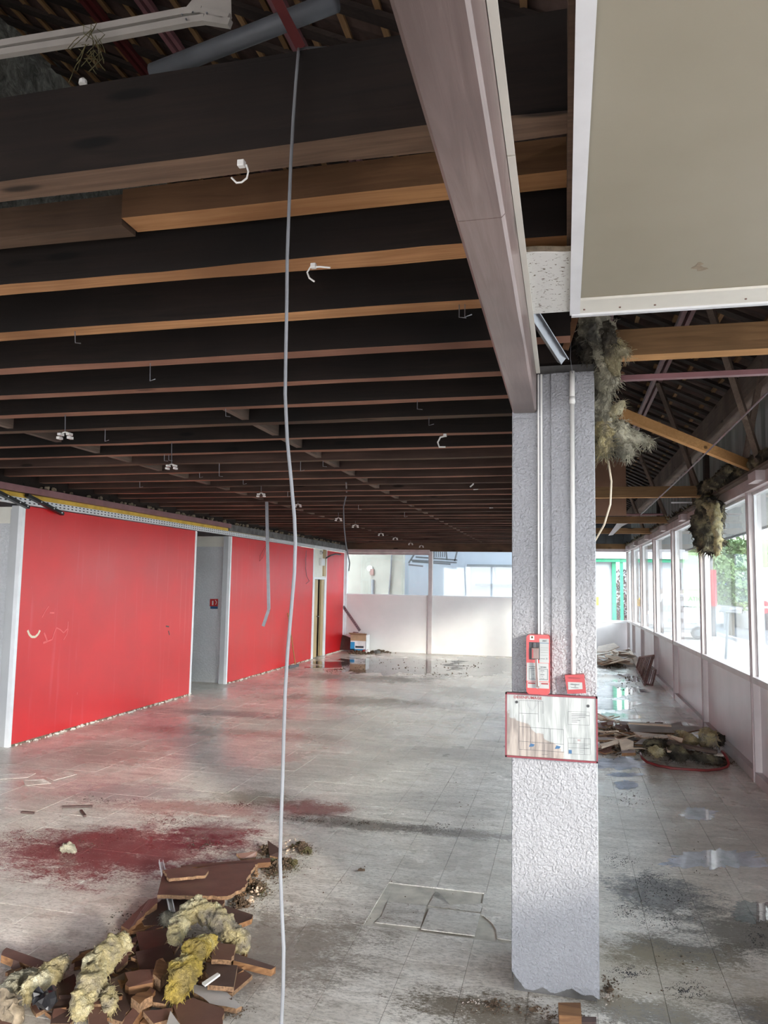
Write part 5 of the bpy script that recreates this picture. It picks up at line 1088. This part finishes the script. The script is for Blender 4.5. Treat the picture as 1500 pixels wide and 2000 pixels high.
puddle(1218, 1513, 32, 4.5, 'narrow bright puddle strip below the right heap', 4, mat='puddle_milky')
puddle(1222, 1533, 24, 8, 'small round puddle right of the pillar', 5, mat='puddle_milky')
puddle(1366, 1590, 36, 11, 'pale puddle in the middle of the right-hand floor', 6, mat='puddle_milky')
puddle(1400, 1680, 95, 19, 'wide bluish puddle near the right edge of the floor', 7, mat='puddle_milky')
puddle(1480, 1782, 62, 20, 'large shallow puddle at the right edge in front', 8)
puddle(1200, 1350, 50, 11, 'wet streak behind the right heap, nearest the rack', 9, mat='puddle_milky')
puddle(1195, 1377, 60, 9, 'wet streak directly behind the right heap', 10, mat='puddle_milky')
puddle(1205, 1325, 44, 8, 'wet streak in front of the far heap', 11)
puddle(1195, 1400, 55, 6, 'bright wet patch touching the back of the right heap', 12, mat='puddle_milky')

# ================================================================== OUTSIDE
GZ = -.45
struct(box(-60, 90, 24.2, 160, GZ - .1, GZ), 'ground', 'pavement'); struct(box(2.2, 90, -60, 24.2, GZ - .1, GZ), 'ground', 'pavement'); struct(box(-60, -7.6, -60, 24.2, GZ - .1, GZ), 'ground', 'pavement'); struct(box(-7.6, 2.2, -60, -6.3, GZ - .1, GZ), 'ground', 'pavement')
struct(box(-7.6, -.35, 20, 24.2, GZ - .1, GZ), 'ground', 'pavement'); struct(box(-.35, 2.2, 23.25, 24.2, GZ - .1, GZ), 'ground', 'pavement')
# road
R_ = [pz(x, y, GZ + .01) for x, y in ((1340, 1228), (1400, 1240), (1500, 1268), (1700, 1330), (1700, 1246), (1500, 1228), (1340, 1212))]
tag(struct(MB().prism(R_, (0, 0, .01)), 'road', 'asphalt'), 'grey asphalt road seen through the right-hand windows', 'road')
for a_, b_ in zip(R_[:3], R_[1:4]): struct(MB().bar(a_ + Vector((0, 0, .05)), b_ + Vector((0, 0, .05)), .2, .12), 'kerb', 'ext_white')
# canopy
cy_ = frame('canopy', (2.7, 9, 2.93)); 
struct(box(1.95, 3.5, -6, 23.6, 2.99, 3.06), 'canopy_deck', 'soffit', parent=cy_)
rnd = random.Random(2); mb = MB(); 
for i in range(190): y = 3.5 + i * .105; mb.box(1.95, 3.48, y, y + .092, 2.965, 2.99)
tag(mb.build('soffit_slats', 'soffit', cy_), kind='stuff'); struct(box(3.47, 3.53, -6, 23.6, 2.93, 3.14), 'canopy_fascia', 'ext_grey', parent=cy_)
# plaster wall and white building behind the far left window
bw = thing('plaster_wall', (-6.6, 23.4, GZ), 'old cream plastered wall with a lamp seen through the far left window', 'building')
xa = py(787, 1120, 23.4).x; MB().box(-14, xa, 23.4, 23.7, GZ, 6).build('wall_face', 'plaster', bw)
p = py(730, 1092, 23.38); q = py(762, 1160, 23.38); MB().box(p.x, q.x, 23.36, 23.4, 0, p.z + .02).build('rendered_patch', 'plaster', bw)
MB().tube([py(728, 1132, 23.33), py(728, 1165, 23.33)], .05, 8).build('drain_pipe', 'ext_grey', bw); MB().tube([py(766, 1070, 23.33), py(763, 1120, 23.33), py(759, 1165, 23.33)], .02, 8).build('wall_cable', 'pipe_grey', bw)
c = py(722, 1110, 23.3); MB().tube([c, c + Vector((0, .1, 0))], .09, 12).build('wall_lamp', 'white_plastic', bw); c = py(726, 1116, 23.3); MB().box(c.x - .06, c.x + .06, 23.3, 23.4, c.z - .12, c.z + .08).build('lamp_bracket', 'rust', bw)
wb = thing('white_building', (0, 26, GZ), 'bright white building with shutter bays seen through the far left window', 'building')
MB().box(xa - 2, -.9, 26, 26.4, GZ, 7).build('wall_face', 'ext_blue_white', wb)
for (x0, y0, x1, y1) in ((912, 1103, 1000, 1107), (928, 1141, 1000, 1144)): p = py(x0, y1, 25.9); q = py(x1, y0, 25.9); MB().box(p.x, q.x + .7, 25.9, 26, p.z, q.z).build('ledge', 'ext_grey', wb)
p = py(911, 1170, 25.9); q = py(918, 1103, 25.9); MB().box(p.x, q.x, 25.93, 26, p.z, q.z).build('pilaster', 'ext_white', wb)
ac = thing('wall_frame', py(845, 1095, 25.5), 'grey metal bracket frame with a small grille on the white building', 'frame')
def f_(a, b, w_=.05): MB().bar(py(*a, 25.4), py(*b, 25.4), w_, w_).build('frame_bar', 'pipe_grey', ac)
for a, b in (((798, 1100), (812, 1078)), ((798, 1103), (826, 1106)), ((802, 1094), (892, 1099)), ((805, 1097), (880, 1102)), ((812, 1088), (893, 1094)), ((846, 1093), (846, 1076)), ((873, 1094), (871, 1072)), ((888, 1096), (893, 1076))): f_(a, b)
for i in range(6): f_((848 + i * 4, 1088), (848 + i * 4, 1070), .03)
# green framed building
gb = thing('green_framed_building', (1.6, 29, GZ), 'white building with green frame seen through the far right window', 'building')
p = py(1196, 1215, 29); MB().box(-.3, p.x, 29, 29.3, GZ, 3.3).build('wall_face', 'ext_white', gb); p2 = py(1204, 1200, 28.9); MB().box(p.x, p2.x, 28.9, 29.1, GZ, 3.2).build('green_post', 'green_paint', gb)
q = py(1230, 1098, 28.8); q0 = py(1165, 1093, 28.8); MB().box(-.3, 4.2, 28.7, 28.9, q.z, q.z + .12).build('green_beam', 'green_paint', gb); MB().box(-.3, 4.3, 28.6, 31, q.z + .12, q.z + .7).build('roof_fascia', 'ext_white', gb)
p = py(1212, 1200, 28.8); p2 = py(1218, 1200, 28.8); MB().box(p.x, p2.x, 28.8, 28.95, GZ, q.z).build('green_post', 'green_paint', gb)
c = py(1164, 1174, 28.95); MB().box(c.x - .1, c.x + .1, 28.94, 28.99, c.z - .15, c.z + .15).build('yellow_notice', 'yellow_sticker', gb)
st_ = MB(); p = px(1245, 1183, RX + .045); q = px(1253, 1172, RX + .045); st_.box(RX + .04, RX + .046, min(p.y, q.y), max(p.y, q.y), p.z, q.z); tag(st_.build('window_sticker', 'yellow_sticker'), 'small orange sticker on a far right window pane', 'sticker')
def crown(c, R, n, mat, seed, lf=.12, sq=1.0):
    rnd = random.Random(seed); mb = MB()
    for _ in range(n):
        v = Vector((rnd.gauss(0, 1), rnd.gauss(0, 1), rnd.gauss(0, 1))).normalized() * rnd.random() ** .4; k = 1 + .3 * MN.noise(v * 2 + Vector((seed, 0, 0))); p = Vector(c) + Vector((v.x * R, v.y * R, v.z * R * sq)) * k
        a = Vector((rnd.gauss(0, 1), rnd.gauss(0, 1), rnd.gauss(0, 1))).normalized() * lf; b = a.cross(Vector((rnd.gauss(0, 1), rnd.gauss(0, 1), rnd.gauss(0, 1)))).normalized() * lf * .6
        mb.add([p - a, p + b, p + a, p - b], [(0, 1, 2, 3)])
    return mb
sh = thing('red_shrub', py(1215, 1205, 31), 'dark reddish shrub behind the green posts', 'shrub'); crown(py(1216, 1160, 31) + Vector((.1, 0, -.4)), 1.0, 1500, 'leaf_red', 3, .07, 1.4).build('foliage', 'leaf_red', sh); MB().tube([py(1216, 1175, 31), Vector((py(1216, 1175, 31).x, 31, GZ))], .05, 6).build('stem', 'bark', sh)
# parked car behind
def car(name, c, L, Wd, Hh, mat, label, rot):
    t = thing(name, (c[0], c[1], GZ), label, 'car'); R = Matrix.Rotation(rot, 3, 'Z')
    prof = [(-L / 2, .3), (-L / 2, .75), (-L * .3, .9), (-L * .15, Hh), (L * .25, Hh), (L * .42, .95), (L / 2, .9), (L / 2, .3)]
    P = [Vector((c[0], c[1], GZ)) + R @ Vector((x, -Wd / 2, z)) for x, z in prof]; MB().prism(P, R @ Vector((0, Wd, 0))).build('body', mat, t, bevel=.04)
    P = [Vector((c[0], c[1], GZ)) + R @ Vector((x, -Wd / 2 - .01, z)) for x, z in ((-L * .24, .92), (-L * .13, Hh - .08), (L * .22, Hh - .08), (L * .34, .95))]; MB().prism(P, R @ Vector((0, Wd + .02, 0))).build('side_window', 'dark_opening', t)
    for x in (-L * .32, L * .32):
        for y in (-Wd / 2, Wd / 2 - .2): a = Vector((c[0], c[1], GZ + .31)) + R @ Vector((x, y, 0)); MB().tube([a, a + R @ Vector((0, .2, 0))], .31, 16).build('wheel', 'tyre', t)
c = py(1226, 1205, 33); car('parked_car', (c.x - 1.3, 33), 3.6, 1.6, 1.4, 'ext_grey', 'grey car parked behind the green post', .2)
# van
vb = Vector((0, 0, 0)); a = pz(1262, 1246, GZ); b = py(1386, 1258, a.y); b.z = GZ; dv = (b - a).normalized(); nv = Vector((-dv.y, dv.x, 0)); Lv = (b - a).length
vn = thing('white_van', a.lerp(b, .5), 'white hire van with lettering parked outside the right windows', 'van')
k_ = a.y / FPX
def VP(s, z, off=0): return a + dv * (s * Lv) + Vector((0, 0, z)) - nv * off
prof = [(0, .3), (0, .95), (.06, 1.15), (.20, 1.25), (.30, 1.95), (.36, 2.02), (1.0, 2.02), (1.0, .3)]
MB().prism([VP(s, z) for s, z in prof], nv * 1.7).build('body', 'van_white', vn, bevel=.03)
MB().prism([VP(s, z, .01) for s, z in ((.17, 1.2), (.27, 1.8), (.42, 1.8), (.42, 1.2))], nv * .03).build('side_window', 'ext_grey', vn)
MB().prism([VP(s, z, .012) for s, z in ((0.02, .42), (1.0, .42), (1.0, .5), (.02, .5))], nv * .02).build('side_stripe', 'pipe_grey', vn)
for s in (.18, .82): c = VP(s, .3, .02); wh = MB().tube([c, c + nv * .2], .28, 18).build('wheel', 'tyre', vn); MB().tube([c - nv * .01, c + nv * .02], .15, 12).build('hub_cap', 'ext_grey', wh)
RV = Matrix((dv, Vector((0, 0, 1)), dv.cross(Vector((0, 0, 1))))).transposed()
text('BIL LOCATION', .27, VP(.66, 1.80, .03), 'ink', vn, R=RV, sx=.95, bold=.006); text('LOPEZ MONIN', .36, VP(.66, 1.32, .03), 'ink', vn, R=RV, sx=.82, bold=.012); text('06.09.05.74.6', .33, VP(.66, .78, .03), 'ink', vn, R=RV, sx=.95, bold=.006)
# direction sign
sn = thing('direction_sign', pz(1412, 1288, GZ), 'white arrow-shaped direction sign on a post outside', 'sign')
Ys = pz(1412, 1288, GZ).y; P = [py(x, y, Ys) for x, y in ((1397, 1187), (1402, 1181), (1449, 1186), (1450, 1198), (1403, 1194))]; ap = MB().prism(P, (0, .04, 0)).build('arrow_panel', 'van_white', sn)
for a_, b_ in zip(P, P[1:] + P[:1]): MB().bar(a_ - Vector((0, .01, 0)), b_ - Vector((0, .01, 0)), .012, .018).build('panel_border', 'pipe_grey', sn)
text('ESPACE', .075, py(1417, 1187.5, Ys - .02), 'ink', ap); text('COMMERCIAL', .085, py(1427, 1192.5, Ys - .02), 'ink', ap, sx=1.2)
MB().tube([py(1422, 1198, Ys + .06), Vector((py(1418, 1286, Ys).x, Ys + .06, GZ))], .04, 8).build('post', 'ext_grey', sn)
# white barrier posts
# grey industrial building, pink column, tree, hill
ib = thing('industrial_building', (8, 50, GZ), 'long grey flat-roofed building across the road', 'building')
p = py(1283, 1180, 48); q = py(1392, 1085, 48); MB().box(p.x - 2, q.x, 48, 56, GZ, q.z).build('facade', 'ext_grey', ib)
for (x0, y0, x1, y1, mt) in ((1290, 1110, 1330, 1150, 'ext_blue_white'), (1325, 1110, 1378, 1152, 'ext_blue_white'), (1285, 1152, 1376, 1180, 'pavement')): p = py(x0, y1, 47.9); q = py(x1, y0, 47.9); MB().box(p.x, q.x, 47.85, 48, p.z, q.z).build('bay_panel', mt, ib)
p = py(1388, 1184, 39); q = py(1399, 1113, 39); struct(box(p.x + .05, q.x - .05, 39.05, 39.25, GZ, p.z), 'column_pier', 'ext_grey'); tag(MB().box(p.x, q.x, 39, 39.3, p.z, q.z).build('red_column', 'sign_red'), 'red column sign at the corner of the grey building', 'column')
p = py(1401, 1150, 45); q = py(1418, 1133, 45); MB().box(p.x, q.x, 45, 45.1, p.z, q.z).build('blue_board', 'ext_blue'); bpy.data.objects['blue_board']; MB().box(p.x + .3, p.x + .4, 45.02, 45.08, GZ, p.z).build('post', 'ext_grey', bpy.data.objects['blue_board']); tag(bpy.data.objects['blue_board'], 'blue advertising board beside the tree', 'sign'); 
b2 = thing('pale_building', (16, 46, GZ), 'pale building with dark ground floor at the right edge of the view', 'building'); p = py(1470, 1180, 46); MB().box(p.x, p.x + 14, 46, 54, GZ, py(1480, 1108, 46).z).build('facade', 'ext_white', b2); MB().box(p.x + .6, p.x + 14, 45.9, 46, GZ, py(1480, 1178, 46).z).build('dark_front', 'dark_opening', b2)
MB().box(p.x + 1, p.x + 3, 45.92, 46, py(1480, 1150, 46).z, py(1480, 1120, 46).z).build('window_band', 'ext_blue_white', b2)
tr = thing('street_tree', (py(1428, 1200, 40).x, 40, GZ), 'leafy green street tree standing beyond the road', 'tree'); crown(py(1434, 1150, 40), 1.15, 2000, 'leaf_pale', 5, .10, 1.05).build('crown', 'leaf_pale', tr); MB().tube([(tr.location.x, 40, GZ), py(1428, 1160, 40)], .14, 8).build('trunk', 'bark', tr)
ne = thing('no_entry_sign', (py(1492, 1205, 38).x, 38, GZ), 'small red no-entry sign on a post at the right edge', 'sign'); c = py(1492, 1186, 38); MB().tube([c, c + Vector((0, .04, 0))], .3, 20).build('disc', 'sign_red', ne); MB().box(c.x - .2, c.x + .2, c.y - .02, c.y, c.z - .05, c.z + .05).build('bar', 'van_white', ne); MB().tube([c + Vector((0, .06, 0)), Vector((c.x, 38.06, GZ))], .04, 6).build('post', 'ext_grey', ne)
# hill
vs = []; nx_, ny_ = 60, 14
for i in range(nx_ + 1):
    for j in range(ny_ + 1):
        x = -60 + 220 * i / nx_; y = 95 + 90 * j / ny_; t_ = j / ny_; h = (3 + 9 * (.5 + .5 * math.sin(x * .03 + 1))) * math.sin(min(1, t_ * 1.4) * math.pi / 2) + 1.6 * MN.noise(Vector((x * .08, y * .08, 0))); vs.append((x, y, GZ - .2 + max(0, h)))
hl = MB().add(vs, [(i * (ny_ + 1) + j, (i + 1) * (ny_ + 1) + j, (i + 1) * (ny_ + 1) + j + 1, i * (ny_ + 1) + j + 1) for i in range(nx_) for j in range(ny_)]); struct(hl, 'hill', 'hill_green', smooth=True)
rnd = random.Random(8)
for i in range(16):
    x = 10 + i * 3.2 + rnd.uniform(-1, 1); y = 105 + rnd.uniform(-8, 8); c = (x, y, 6 + rnd.uniform(-2, 2.5)); R = rnd.uniform(1.8, 3.2)
    t = thing('hill_tree', (x, y, 3), 'green tree on the hillside far beyond the windows', 'tree', 'trees on the far hillside'); crown(c, R, 420, 'leaf', 20 + i, .35, .8).build('crown', rnd.choice(['leaf', 'leaf_pale']), t); MB().tube([(x, y, 1), (x, y, c[2])], .2, 6).build('trunk', 'bark', t)
# facing block across the street on the sunlit side is left open so the low sun reaches the hall
